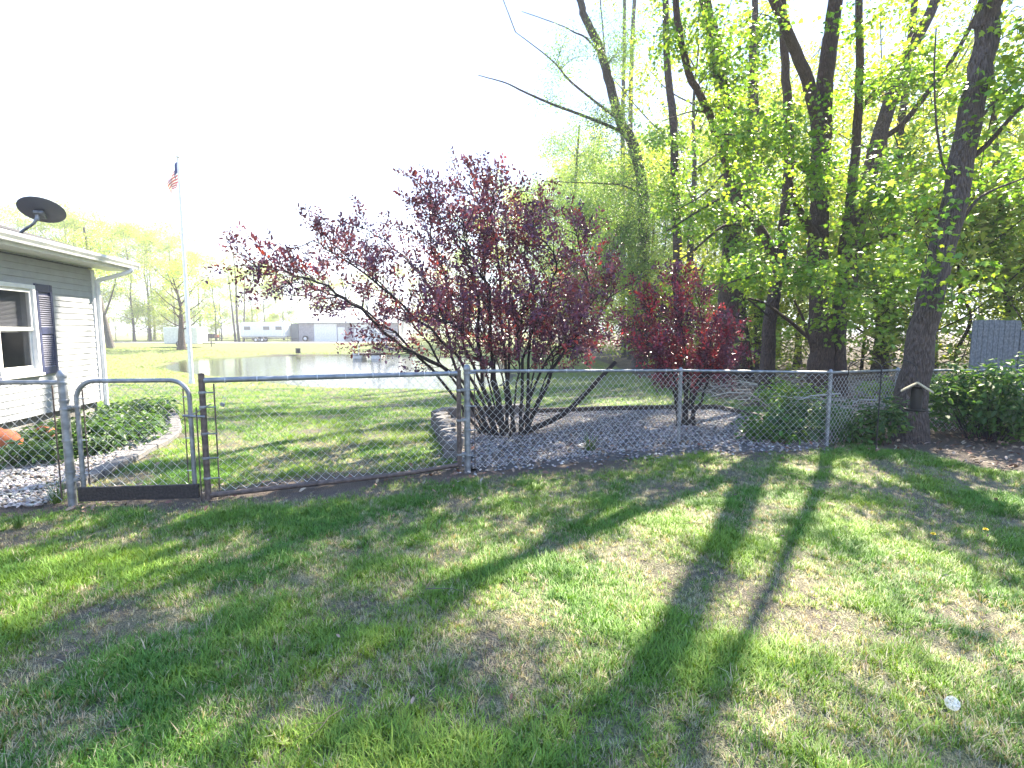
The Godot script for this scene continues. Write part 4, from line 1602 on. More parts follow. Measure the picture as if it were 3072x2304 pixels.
func make_trees() -> void:
	# --- the leaning tree at the right
	tree("leaning_tree", "big grey leaning tree trunk at the right behind the bird feeder", [
		[[Vector3(6.017, -0.126, -7.900), Vector3(6.037, 0.711, -7.900), Vector3(6.154, 1.887, -7.900), Vector3(6.425, 3.553, -7.900), Vector3(6.571, 4.805, -7.900), Vector3(6.662, 5.770, -7.900), Vector3(6.694, 6.501, -7.900), Vector3(7.046, 8.375, -8.100), Vector3(7.646, 10.564, -8.600)], 0.2, 0.1, 0.55],
		[[Vector3(6.723, 6.741, -7.900), Vector3(8.0, 7.2, -8.4), Vector3(9.6, 7.6, -8.8), Vector3(11.2, 8.2, -9.0)], 0.07, 0.02],
		[[Vector3(6.606, 5.893, -7.900), Vector3(6.669, 6.378, -7.700), Vector3(6.805, 7.159, -7.500), Vector3(6.795, 7.917, -7.000)], 0.12, 0.05],
		[[Vector3(6.579, 4.104, -7.900), Vector3(6.711, 4.244, -7.800), Vector3(6.786, 4.472, -7.600), Vector3(6.849, 4.739, -7.300)], 0.045, 0.02],
		[[Vector3(6.540, 3.226, -7.900), Vector3(6.726, 3.561, -7.800), Vector3(7.030, 3.735, -7.500)], 0.03, 0.012],
		[[Vector3(6.623, 4.583, -7.900), Vector3(7.067, 4.981, -8.100), Vector3(7.809, 5.571, -8.400)], 0.03, 0.012],
		[[Vector3(6.356, 3.813, -7.900), Vector3(6.123, 4.041, -7.800), Vector3(5.914, 4.571, -7.700), Vector3(5.759, 5.197, -7.600), Vector3(5.741, 5.732, -7.600)], 0.02, 0.008],
	], [
		[Vector3(10.4, 6.0, -9.3), Vector3(1.2, 1.0, 1.2), 90], [Vector3(11.0, 8.0, -9.0), Vector3(1.5, 1.2, 1.5), 90], [Vector3(10.4, 7.0, -7.4), Vector3(1.3, 1.0, 1.3), 80], [Vector3(8.8, 8.4, -10.5), Vector3(1.4, 1.0, 1.4), 80],
		[Vector3(6.868, 4.957, -7.600), Vector3(0.5, 0.7, 0.6), 40], [Vector3(6.925, 5.657, -7.800), Vector3(0.5, 0.4, 0.6), 22], [Vector3(7.997, 3.793, -8.600), Vector3(0.6, 0.5, 0.8), 30],
		[Vector3(7.5, 8.2, -8.5), Vector3(1.6, 1.2, 1.6), 96], [Vector3(8.8, 6.8, -7.2), Vector3(1.4, 1.0, 1.4), 74], [Vector3(6.6, 9.6, -9.0), Vector3(1.8, 1.2, 1.8), 96], [Vector3(9.0, 9.5, -8.5), Vector3(1.6, 1.4, 1.6), 86],
		[Vector3(5.677, 2.616, -7.300), Vector3(0.35, 0.5, 0.35), 22], [Vector3(5.643, 3.166, -7.600), Vector3(0.35, 0.5, 0.35), 22], [Vector3(5.875, 2.120, -7.300), Vector3(0.25, 0.25, 0.3), 14],
	], "maple", SPRING, 1, "", 1.0, 16)

	# --- the big tree with several stems
	tree("many_stemmed_tree", "broad brown tree splitting into several stems, leafy boughs hanging low", [
		[[Vector3(7.475, -0.094, -12.600), Vector3(7.380, 1.152, -12.600), Vector3(7.281, 2.460, -12.600), Vector3(7.164, 3.530, -12.600), Vector3(7.118, 4.686, -12.600), Vector3(7.109, 5.921, -12.600), Vector3(7.043, 7.287, -12.500), Vector3(7.116, 8.979, -12.400), Vector3(7.009, 10.973, -12.200), Vector3(6.857, 12.907, -12.000)], 0.275, 0.11, 0.45],
		[[Vector3(7.758, -0.000, -12.400), Vector3(7.656, 1.807, -12.400), Vector3(7.617, 3.291, -12.400), Vector3(7.616, 4.308, -12.300), Vector3(7.636, 5.588, -12.200), Vector3(7.500, 7.061, -12.000), Vector3(7.262, 8.534, -11.800), Vector3(6.897, 10.523, -11.500)], 0.14, 0.055, 0.3],
		[[Vector3(7.797, 2.454, -12.500), Vector3(8.016, 4.058, -12.600), Vector3(8.385, 5.365, -12.800), Vector3(8.784, 6.612, -13.000), Vector3(9.269, 7.925, -13.200), Vector3(10.036, 9.365, -13.400), Vector3(10.745, 11.030, -13.600), Vector3(11.792, 13.607, -13.800)], 0.2, 0.08],
		[[Vector3(7.110, 5.717, -12.600), Vector3(6.683, 6.947, -12.400), Vector3(6.112, 7.918, -12.200), Vector3(5.573, 8.651, -12.000), Vector3(4.920, 9.789, -11.800), Vector3(4.181, 10.945, -11.500)], 0.15, 0.06],
		[[Vector3(8.739, 6.162, -13.000), Vector3(9.065, 6.423, -12.800), Vector3(9.402, 6.982, -12.600), Vector3(9.717, 7.535, -12.400), Vector3(10.034, 8.391, -12.200), Vector3(10.229, 9.201, -12.000)], 0.07, 0.03],
		[[Vector3(7.062, 3.725, -12.500), Vector3(6.605, 4.206, -12.300), Vector3(6.233, 4.665, -12.100), Vector3(6.044, 5.309, -12.000)], 0.12, 0.04],
		[[Vector3(7.065, 1.376, -12.400), Vector3(6.202, 1.906, -12.000), Vector3(5.474, 2.247, -11.600), Vector3(4.793, 2.370, -11.200)], 0.05, 0.02],
		[[Vector3(6.989, 1.164, -12.300), Vector3(6.622, 1.908, -12.100), Vector3(6.284, 2.313, -11.900)], 0.04, 0.02],
		[[Vector3(7.162, 2.871, -12.400), Vector3(7.350, 3.212, -11.800), Vector3(7.528, 3.509, -11.200), Vector3(7.748, 3.587, -10.600)], 0.05, 0.015],
		[[Vector3(7.173, 3.304, -12.500), Vector3(5.892, 2.880, -11.500), Vector3(4.704, 2.694, -10.600), Vector3(4.090, 2.550, -10.200)], 0.045, 0.012],
		[[Vector3(7.107, 4.970, -12.500), Vector3(5.817, 5.300, -11.600), Vector3(4.671, 5.399, -10.800), Vector3(3.931, 5.308, -10.300)], 0.05, 0.015],
	], [
		[Vector3(4.567, 2.752, -10.300), Vector3(0.7, 0.22, 0.5), 46], [Vector3(5.602, 2.674, -10.400), Vector3(0.8, 0.25, 0.6), 54], [Vector3(6.631, 2.603, -10.600), Vector3(0.8, 0.4, 0.6), 62],
		[Vector3(7.798, 3.106, -11.000), Vector3(0.8, 0.6, 0.7), 62], [Vector3(7.559, 4.441, -11.200), Vector3(0.8, 0.8, 0.7), 70], [Vector3(8.603, 4.731, -11.600), Vector3(0.7, 0.7, 0.7), 46],
		[Vector3(6.758, 4.572, -11.000), Vector3(0.7, 0.7, 0.6), 46], [Vector3(5.594, 5.136, -10.800), Vector3(0.9, 0.6, 0.7), 62], [Vector3(4.498, 5.260, -10.400), Vector3(0.8, 0.6, 0.7), 62],
		[Vector3(4.263, 4.466, -10.600), Vector3(0.6, 0.5, 0.6), 39], [Vector3(5.703, 4.096, -10.900), Vector3(0.7, 0.5, 0.6), 39], [Vector3(5.466, 6.256, -11.200), Vector3(0.5, 0.8, 0.5), 31],
		[Vector3(4.763, 7.317, -11.200), Vector3(0.5, 0.8, 0.5), 28], [Vector3(7.287, 1.795, -11.400), Vector3(0.5, 0.5, 0.4), 31], [Vector3(8.582, 2.396, -11.600), Vector3(0.6, 0.5, 0.5), 31],
		[Vector3(7.804, 6.878, -11.800), Vector3(0.9, 0.7, 0.7), 34], [Vector3(8.873, 8.417, -12.600), Vector3(0.9, 0.7, 0.7), 23], [Vector3(6.687, 7.665, -11.200), Vector3(0.6, 0.8, 0.6), 23],
		[Vector3(7.6, 11.2, -12.0), Vector3(1.8, 1.4, 1.6), 96], [Vector3(9.8, 12.0, -13.0), Vector3(1.8, 1.6, 1.8), 96], [Vector3(5.6, 10.2, -11.0), Vector3(1.6, 1.2, 1.6), 86], [Vector3(8.0, 13.8, -12.5), Vector3(2.0, 1.6, 2.0), 119], [Vector3(5.0, 12.8, -11.2), Vector3(1.6, 1.3, 1.6), 74],
		[Vector3(7.6, 6.4, -10.2), Vector3(0.9, 0.6, 0.8), 54], [Vector3(8.5, 4.7, -9.8), Vector3(0.8, 0.5, 0.7), 45],
	], "maple", SPRING, 0, "", 1.0, 22)

	# --- the slim tree beside it with one long limb leaning to the left
	tree("forked_tree", "slim dark tree left of the many-stemmed one, long limb leaning up left", [
		[[Vector3(6.596, -0.112, -13.600), Vector3(6.596, 1.113, -13.600), Vector3(6.633, 2.291, -13.600), Vector3(6.774, 3.450, -13.600), Vector3(6.850, 4.701, -13.600), Vector3(6.872, 5.819, -13.600), Vector3(6.690, 7.417, -13.500), Vector3(6.442, 9.055, -13.400), Vector3(6.189, 10.952, -13.200)], 0.18, 0.07, 0.35],
		[[Vector3(6.728, 3.151, -13.500), Vector3(6.147, 4.070, -13.300), Vector3(5.518, 4.763, -13.100), Vector3(5.096, 5.457, -12.900), Vector3(4.767, 6.017, -12.700), Vector3(4.414, 6.651, -12.500), Vector3(3.875, 7.267, -12.200), Vector3(3.538, 8.235, -12.000), Vector3(3.334, 9.075, -11.800), Vector3(2.901, 10.608, -11.500)], 0.12, 0.055],
		[[Vector3(3.143, 9.651, -11.600), Vector3(2.9, 10.2, -12.4), Vector3(1.9, 10.7, -13.2), Vector3(0.6, 11.2, -13.6)], 0.05, 0.015],
		[[Vector3(5.344, 4.996, -13.000), Vector3(4.445, 4.477, -12.600), Vector3(3.487, 3.880, -12.200)], 0.04, 0.012],
		[[Vector3(5.096, 5.457, -12.900), Vector3(4.364, 4.740, -12.400), Vector3(3.521, 4.243, -12.000)], 0.03, 0.01],
		[[Vector3(5.574, 4.228, -13.200), Vector3(5.008, 4.115, -12.900), Vector3(4.230, 3.515, -12.500), Vector3(3.483, 3.047, -12.100)], 0.045, 0.012],
		[[Vector3(4.529, 6.530, -12.600), Vector3(4.024, 6.473, -12.200), Vector3(3.234, 6.144, -11.900)], 0.025, 0.008],
		[[Vector3(6.601, 1.938, -13.500), Vector3(5.883, 2.386, -13.200), Vector3(5.472, 2.508, -13.000)], 0.03, 0.012],
	], [
		[Vector3(2.4, 10.9, -13.4), Vector3(1.3, 0.8, 1.2), 80], [Vector3(4.6, 11.2, -14.4), Vector3(1.4, 0.9, 1.3), 90], [Vector3(1.0, 11.3, -13.6), Vector3(1.2, 0.8, 1.1), 60], [Vector3(5.6, 12.4, -15.0), Vector3(1.4, 0.9, 1.3), 90], [Vector3(3.4, 12.8, -14.2), Vector3(1.4, 0.9, 1.3), 80],
		[Vector3(4.557, 6.490, -12.000), Vector3(0.8, 0.5, 0.7), 40], [Vector3(3.589, 7.519, -11.600), Vector3(0.7, 0.6, 0.6), 24], [Vector3(4.425, 7.804, -11.800), Vector3(0.8, 0.8, 0.8), 36],
		[Vector3(4.728, 4.185, -12.200), Vector3(0.8, 0.5, 0.7), 40], [Vector3(5.619, 4.944, -12.400), Vector3(0.6, 0.6, 0.6), 30],
		[Vector3(4.2, 11.0, -12.0), Vector3(1.6, 1.2, 1.6), 74], [Vector3(7.0, 13.5, -14.0), Vector3(1.8, 1.4, 1.8), 86], [Vector3(3.2, 13.4, -12.5), Vector3(1.6, 1.2, 1.6), 64],
	], "maple", SPRING, 0)

	# --- the tall fine-leaved tree left of centre
	tree("fine_leaved_tree", "tall fine-leaved tree rising behind the purple shrubs, bare limbs reaching left", [
		[[Vector3(6.159, -0.163, -25.500), Vector3(6.174, 1.973, -25.500), Vector3(6.208, 4.161, -25.500), Vector3(6.188, 6.736, -25.500), Vector3(6.008, 8.605, -25.400), Vector3(5.584, 10.124, -25.300), Vector3(4.881, 11.251, -25.100), Vector3(4.309, 12.938, -24.900), Vector3(3.842, 14.147, -24.700), Vector3(3.174, 15.133, -24.400), Vector3(2.815, 16.140, -24.200), Vector3(2.005, 18.422, -23.800), Vector3(1.382, 21.247, -23.400)], 0.33, 0.1, 0.3],
		[[Vector3(5.385, 10.397, -25.200), Vector3(4.691, 10.565, -24.600), Vector3(3.211, 10.811, -23.800), Vector3(1.692, 10.999, -23.000), Vector3(0.448, 11.255, -22.400), Vector3(-0.275, 11.414, -22.000), Vector3(-1.305, 11.464, -21.500)], 0.085, 0.015],
		[[Vector3(5.142, 10.868, -25.100), Vector3(4.445, 11.315, -24.800), Vector3(2.620, 12.372, -24.200), Vector3(1.993, 12.946, -24.000), Vector3(1.380, 13.375, -23.800), Vector3(0.154, 14.036, -23.400)], 0.07, 0.015],
		[[Vector3(4.200, 13.420, -24.800), Vector3(3.334, 14.365, -24.600), Vector3(2.698, 14.565, -24.400), Vector3(2.095, 14.741, -24.200), Vector3(0.411, 15.077, -23.800)], 0.05, 0.012],
		[[Vector3(4.923, 11.271, -25.100), Vector3(4.520, 12.572, -25.100), Vector3(4.185, 13.907, -25.000), Vector3(3.993, 15.464, -25.000), Vector3(3.750, 17.762, -25.000)], 0.05, 0.02],
		[[Vector3(3.759, 14.243, -24.700), Vector3(3.321, 15.409, -24.900), Vector3(2.640, 16.931, -25.200), Vector3(1.937, 19.169, -25.400)], 0.07, 0.03],
		[[Vector3(6.002, 7.979, -25.400), Vector3(4.924, 8.238, -24.800), Vector3(2.956, 8.178, -24.200), Vector3(1.281, 8.074, -23.600)], 0.05, 0.012],
		[[Vector3(6.097, 5.867, -25.400), Vector3(4.498, 6.556, -24.600), Vector3(2.719, 6.891, -23.800)], 0.05, 0.012],
	], [
		[Vector3(3.737, 10.635, -24.200), Vector3(1.6, 0.8, 1.4), 112], [Vector3(2.665, 13.417, -24.000), Vector3(1.6, 1.0, 1.4), 89], [Vector3(4.567, 13.711, -24.600), Vector3(1.2, 1.6, 1.2), 89],
		[Vector3(1.408, 11.390, -22.800), Vector3(1.2, 0.6, 1.2), 28], [Vector3(4.668, 8.588, -24.600), Vector3(1.8, 1.3, 1.6), 192], [Vector3(3.147, 7.234, -24.000), Vector3(1.6, 1.2, 1.4), 144], [Vector3(5.665, 6.477, -24.200), Vector3(1.6, 1.6, 1.6), 192],
		[Vector3(4.759, 4.374, -23.600), Vector3(1.6, 1.4, 1.4), 176], [Vector3(6.483, 4.827, -24.000), Vector3(1.4, 1.6, 1.4), 160], [Vector3(3.352, 5.201, -23.800), Vector3(1.2, 1.0, 1.2), 80],
		[Vector3(2.0, 19.5, -23.5), Vector3(2.2, 1.6, 2.0), 60], [Vector3(5.5, 21.0, -24.0), Vector3(2.4, 1.8, 2.2), 81], [Vector3(-1.0, 18.0, -22.0), Vector3(2.0, 1.4, 1.8), 40],
	], "fine", FINE, 1, "", 1.1)

	# --- other tall trunks of the near wood
	var near := [
		["narrow dark tree rising left of the long leaning limb", [[Vector3(7.006, -0.283, -22.000), Vector3(6.837, 3.816, -22.000), Vector3(6.620, 7.132, -22.000), Vector3(6.401, 9.994, -22.000), Vector3(6.090, 12.437, -22.000), Vector3(5.947, 14.822, -22.000), Vector3(5.726, 18.787, -22.000)], 0.2, 0.1, 0.3], [[Vector3(5.901, 8.939, -21.000), Vector3(1.2, 1.4, 1.0), 70], [Vector3(6.687, 6.536, -21.000), Vector3(1.4, 1.4, 1.2), 90], [Vector3(5.550, 12.811, -21.400), Vector3(1.0, 1.6, 1.0), 60], [Vector3(6.974, 3.360, -21.000), Vector3(1.2, 1.2, 1.2), 80], [Vector3(6.0, 18.5, -22), Vector3(2.2, 1.6, 2.0), 51]]],
		["thick reddish trunk behind the small purple bush", [[Vector3(6.773, -0.087, -16.600), Vector3(6.702, 1.284, -16.600), Vector3(6.718, 3.002, -16.600), Vector3(6.751, 4.961, -16.600), Vector3(6.620, 7.412, -16.600), Vector3(6.329, 8.741, -16.600), Vector3(6.029, 10.049, -16.600), Vector3(5.730, 11.079, -16.600), Vector3(5.100, 13.207, -16.400)], 0.34, 0.13, 0.25], [[Vector3(5.720, 4.465, -15.400), Vector3(1.2, 1.2, 1.0), 80], [Vector3(6.522, 4.207, -15.400), Vector3(1.0, 0.9, 1.0), 50], [Vector3(5.702, 8.900, -15.800), Vector3(1.2, 1.4, 1.0), 60], [Vector3(6.501, 8.650, -15.800), Vector3(1.2, 1.4, 1.0), 60], [Vector3(6.2, 15.5, -16), Vector3(2.0, 1.4, 2.0), 57]]],
		["thin upright tree near the top between two leaning limbs", [[Vector3(9.400, -0.195, -20.000), Vector3(9.185, 3.619, -20.000), Vector3(8.946, 7.291, -20.000), Vector3(8.744, 10.194, -20.000), Vector3(8.628, 12.702, -20.000), Vector3(8.395, 16.341, -20.000)], 0.17, 0.09, 0.3], [[Vector3(8.408, 10.966, -19.000), Vector3(1.2, 1.6, 1.0), 60], [Vector3(8.579, 4.032, -18.000), Vector3(1.4, 1.2, 1.2), 70], [Vector3(9.6, 17.0, -20), Vector3(2.0, 1.6, 2.0), 51]]],
		["twin-trunked tree between the forked tree and the reddish trunk", [[Vector3(8.020, -0.106, -18.000), Vector3(7.865, 1.253, -18.000), Vector3(7.672, 2.808, -18.000), Vector3(7.690, 5.240, -18.000), Vector3(7.784, 7.898, -18.000), Vector3(7.704, 11.318, -18.000)], 0.24, 0.1, 0.3], [[Vector3(7.427, 5.886, -17.000), Vector3(1.2, 1.2, 1.0), 60], [Vector3(7.817, 1.859, -16.500), Vector3(0.8, 0.5, 0.8), 20]]],
		["slender far trunk standing between the leaning tree and the board fence", [[Vector3(14.937, 1.853, -16.000), Vector3(14.673, 3.768, -16.000), Vector3(14.335, 5.637, -16.000), Vector3(14.054, 7.203, -16.000), Vector3(13.772, 9.118, -16.000), Vector3(13.575, 10.985, -16.000), Vector3(13.303, 13.403, -16.000)], 0.1, 0.05, 0.2], [[Vector3(13.566, 5.388, -15.000), Vector3(1.2, 1.4, 1.2), 90], [Vector3(13.214, 3.635, -15.000), Vector3(1.2, 1.2, 1.2), 90], [Vector3(14.296, 3.127, -15.000), Vector3(1.2, 1.2, 1.2), 80], [Vector3(13.928, 8.229, -15.400), Vector3(1.4, 1.4, 1.2), 50]]],
		["slim trunk behind and just right of the many-stemmed tree", [[Vector3(11.976, -0.220, -17.000), Vector3(11.933, 1.865, -17.000), Vector3(11.937, 4.472, -17.000), Vector3(11.970, 6.999, -17.000), Vector3(12.052, 9.718, -17.000), Vector3(12.201, 12.348, -17.000)], 0.15, 0.08, 0.3], [[Vector3(11.264, 4.841, -16.000), Vector3(1.2, 1.4, 1.2), 90], [Vector3(10.441, 2.904, -15.400), Vector3(1.0, 0.9, 1.0), 70], [Vector3(11.931, 6.815, -16.000), Vector3(1.3, 1.4, 1.2), 80], [Vector3(11.175, 1.580, -15.000), Vector3(0.9, 0.6, 0.8), 50]]],
	]
	for n in near:
		tree("woodland_tree", n[0], [n[1]], n[2], "maple", SPRING, 0, "tall trunks of the near wood", 1.25)
	var pair := [[Vector3(7.610, -0.588, -34.000), Vector3(7.514, 4.998, -34.000), Vector3(7.323, 13.451, -34.000), Vector3(7.282, 17.786, -34.000), Vector3(7.365, 21.486, -34.000), Vector3(7.410, 26.625, -34.000)], [Vector3(7.649, -0.783, -36.000), Vector3(7.364, 8.229, -36.000), Vector3(7.245, 15.304, -36.000), Vector3(7.220, 19.301, -36.000), Vector3(7.154, 23.755, -36.000)]]
	for k in 2:
		tree("woodland_tree", ["taller of two thin bare poles seen against the sky", "fainter of two thin bare poles seen against the sky"][k], [[pair[k], 0.17, 0.1, 0.2]], [[Vector3(7.005, 9.997, -33.500), Vector3(2.0, 2.6, 1.6), 70], [Vector3(7.555, 19.382, -34.000), Vector3(0.8, 1.6, 0.8), 16], [Vector3(7.249, 4.337, -33.000), Vector3(2.2, 2.0, 1.6), 70]], "far", FINE, 2, "tall trunks of the near wood", 0.8)

	tree("fine_leaved_tree", "second fine-leaved tree, farther off and behind the gap between the two purple shrubs", [[[Vector3(4.2, -0.4, -36), Vector3(4.3, 4, -36), Vector3(4.1, 9, -36), Vector3(4.4, 15, -36)], 0.24, 0.05, 0.3], [[Vector3(4.2, 6, -36), Vector3(2.6, 8.5, -35.5), Vector3(1.4, 10.5, -35)], 0.08, 0.02], [[Vector3(4.2, 5, -36), Vector3(6.4, 7.5, -35.6), Vector3(7.8, 9.0, -35)], 0.08, 0.02]], [[Vector3(3.6, 12.5, -35.5), Vector3(3.0, 2.6, 2.6), 240], [Vector3(1.8, 9.0, -35), Vector3(2.2, 2.2, 2.2), 200], [Vector3(6.4, 8.5, -35), Vector3(2.4, 2.4, 2.2), 200], [Vector3(3.6, 5.0, -35), Vector3(3.4, 2.2, 2.2), 260], [Vector3(6.8, 4.0, -34), Vector3(2.2, 2.2, 2.0), 160]], "fine", FINE, 1, "", 1.5)
	# --- the deeper wood: copies of a few kinds
	var deep := proto_tree("wood_tree", "green wood tree", 11.5, 4.8, 0.04, 430, "far", PALE, 0, "trees of the deep wood")
	var tall := proto_tree("wood_tree", "green wood tree", 15.0, 4.6, 0.12, 380, "far", PALE, 1, "trees of the deep wood", 0.2)
	var young := proto_tree("young_tree", "leafy young undergrowth tree", 4.8, 2.2, 0.03, 190, "far", PALE, 0, "young trees of the undergrowth", 0.05)
	var spots := [[9.0, -27.0], [13.0, -24.0], [17.5, -22.0], [22.0, -20.0], [15.5, -31.0], [20.5, -29.0], [27.0, -26.0], [9.5, -36.0], [25.0, -35.0], [33.0, -33.0], [30.0, -20.0], [38.0, -27.0], [18.0, -40.0], [12.0, -47.0], [27.0, -45.0], [37.0, -42.0], [46.0, -36.0], [6.0, -52.0], [20.0, -54.0], [35.0, -56.0]]
	deep.position = Vector3(13.5, 0, -19.5)
	deep.set_meta("label", String(deep.get_meta("label")) + " " + whereabouts(deep.position))
	tall.position = Vector3(18.0, 0, -17.0)
	tall.set_meta("label", String(tall.get_meta("label")) + " " + whereabouts(tall.position))
	for k in spots.size():
		var s: Array = spots[k]
		copy(deep if k % 2 else tall, on_land(Vector3(s[0], 0, s[1])), rng.randf() * TAU, "green wood tree", rng.randf_range(0.85, 1.2))
	young.position = Vector3(9.8, 0, -16.5)
	young.set_meta("label", String(young.get_meta("label")) + " " + whereabouts(young.position))
	var ys := [[7.6, -18.5], [11.8, -15.0], [14.0, -16.5], [16.0, -14.2], [12.6, -19.0], [17.5, -17.5], [8.4, -22.5], [10.8, -24.0], [7.2, -29.0], [4.4, -31.0], [13.8, -13.4], [6.8, -24.5], [9.6, -19.8], [19.5, -15.5]]
	for s in ys:
		copy(young, on_land(Vector3(s[0], 0, s[1])), rng.randf() * TAU, "leafy young undergrowth tree", rng.randf_range(0.7, 1.25))
	# --- pale sunlit trees behind the pond, between the purple shrub and the wood
	var pale := proto_tree("pale_tree", "pale sunlit far tree", 17.0, 5.4, 0.05, 680, "far", PALE, 2, "pale trees behind the pond")
	pale.position = on_land(Vector3(1.0, 0, -60))
	pale.set_meta("label", String(pale.get_meta("label")) + " " + whereabouts(pale.position))
	for s in [[5.5, -56.0, 1.1], [9.5, -60.0, 1.2], [-3.5, -66.0, 0.9], [3.0, -72.0, 1.1], [-8.0, -78.0, 0.75], [14.0, -64.0, 1.2], [7.0, -46.0, 0.85], [10.5, -42.0, 0.9], [12.0, -52.0, 1.15], [16.5, -47.0, 1.15], [3.5, -50.0, 0.7], [9.0, -32.0, 0.6], [13.0, -35.0, 0.85], [17.0, -37.0, 1.0], [-13.0, -92.0, 0.7], [-20.0, -97.0, 0.75], [-27.0, -98.0, 0.7]]:
		copy(pale, on_land(Vector3(s[0], 0, s[1])), rng.randf() * TAU, "pale sunlit far tree", s[2])
	# --- the tree line on the left
	var line := proto_tree("treeline_tree", "yellow-green far treeline tree", 16.0, 5.4, 0.06, 640, "far", PALE, 2, "far tree line at left")
	line.position = Vector3(-52.0, 0, -82)
	line.set_meta("label", String(line.get_meta("label")) + " " + whereabouts(line.position))
	var low := proto_tree("hedgerow_tree", "low bushy far hedgerow tree", 5.0, 2.6, 0.02, 260, "far", PALE, 0, "low trees under the far tree line", 0.06)
	low.position = Vector3(-55.0, 0, -88)
	low.set_meta("label", String(low.get_meta("label")) + " " + whereabouts(low.position))
	for k in 26:
		var t := k / 25.0
		copy(low, Vector3(lerpf(-92.0, 16.0, t) + rng.randf_range(-1.5, 1.5), 0, lerpf(-76.0, -104.0, minf(t * 1.6, 1.0)) + rng.randf_range(-3, 3)), rng.randf() * TAU, "low bushy far hedgerow tree", rng.randf_range(0.8, 1.25))
	for s in [[-57, -80, 1.1], [-62, -76, 1.15], [-66, -72, 1.1], [-70, -66, 1.05], [-73, -60, 1.05], [-48, -86, 0.85], [-44, -90, 0.8], [-40, -93, 0.72], [-36, -95, 0.7], [-32, -97, 0.68], [-60, -88, 1.2], [-68, -82, 1.25], [-75, -72, 1.2], [-54, -92, 0.95], [-80, -62, 1.15], [-64, -95, 1.2], [-72, -90, 1.2], [-47, -98, 0.8], [-85, -70, 1.2], [-58, -85, 1.0], [-50, -80, 0.7], [-66, -78, 0.9], [-41, -88, 0.6], [-46, -84, 0.6], [-62, -52, 0.9], [-68, -48, 0.95]]:
		copy(line, Vector3(s[0], 0, s[1]), rng.randf() * TAU, "yellow-green far treeline tree", s[2])
	# --- single trees on the far lawn
	var lone := proto_tree("lone_tree", "lone forked tree standing before the white box trailer", 7.4, 2.8, 0.25, 240, "far", PALE, 0, "", 0.3)
	lone.position = on_land(Vector3(-31.2, 0, -50))
	var ash := tree("pale_trunk_tree", "pale trunked leaning tree beside the house corner on the far lawn", [[[Vector3(-37.5, -0.1, -49.5), Vector3(-37.8, 2.0, -49.5), Vector3(-38.3, 5.0, -49.5), Vector3(-38.8, 8.0, -49.4), Vector3(-38.9, 11.0, -49.2)], 0.3, 0.08, 0.3], [[Vector3(-37.9, 3.0, -49.5), Vector3(-36.8, 5.0, -49.2), Vector3(-36.0, 7.0, -49.0)], 0.1, 0.03]], [[Vector3(-38.6, 9.0, -49.3), Vector3(2.2, 2.0, 2.0), 120], [Vector3(-36.2, 6.8, -49.0), Vector3(1.6, 1.4, 1.6), 70], [Vector3(-39.6, 6.0, -49.4), Vector3(1.4, 1.4, 1.4), 60]], "far", PALE, 2)
	ash.set_meta("category", "tree")
	tree("birch", "cluster of slim white birch stems left of the camper", [[[Vector3(-40.2, 0, -78), Vector3(-40.3, 4, -78), Vector3(-40.2, 9, -78), Vector3(-40.4, 13, -78)], 0.2, 0.05], [[Vector3(-40.8, 0, -78.2), Vector3(-41.0, 4, -78.2), Vector3(-41.4, 10, -78.2)], 0.18, 0.05], [[Vector3(-39.6, 0, -78.2), Vector3(-39.3, 4, -78.2), Vector3(-39.0, 9, -78.2)], 0.16, 0.05]], [[Vector3(-40.3, 9.5, -78), Vector3(2.2, 2.4, 2.0), 70], [Vector3(-40.8, 6.5, -78), Vector3(2.0, 1.4, 1.8), 32]], "far", PALE, 2)



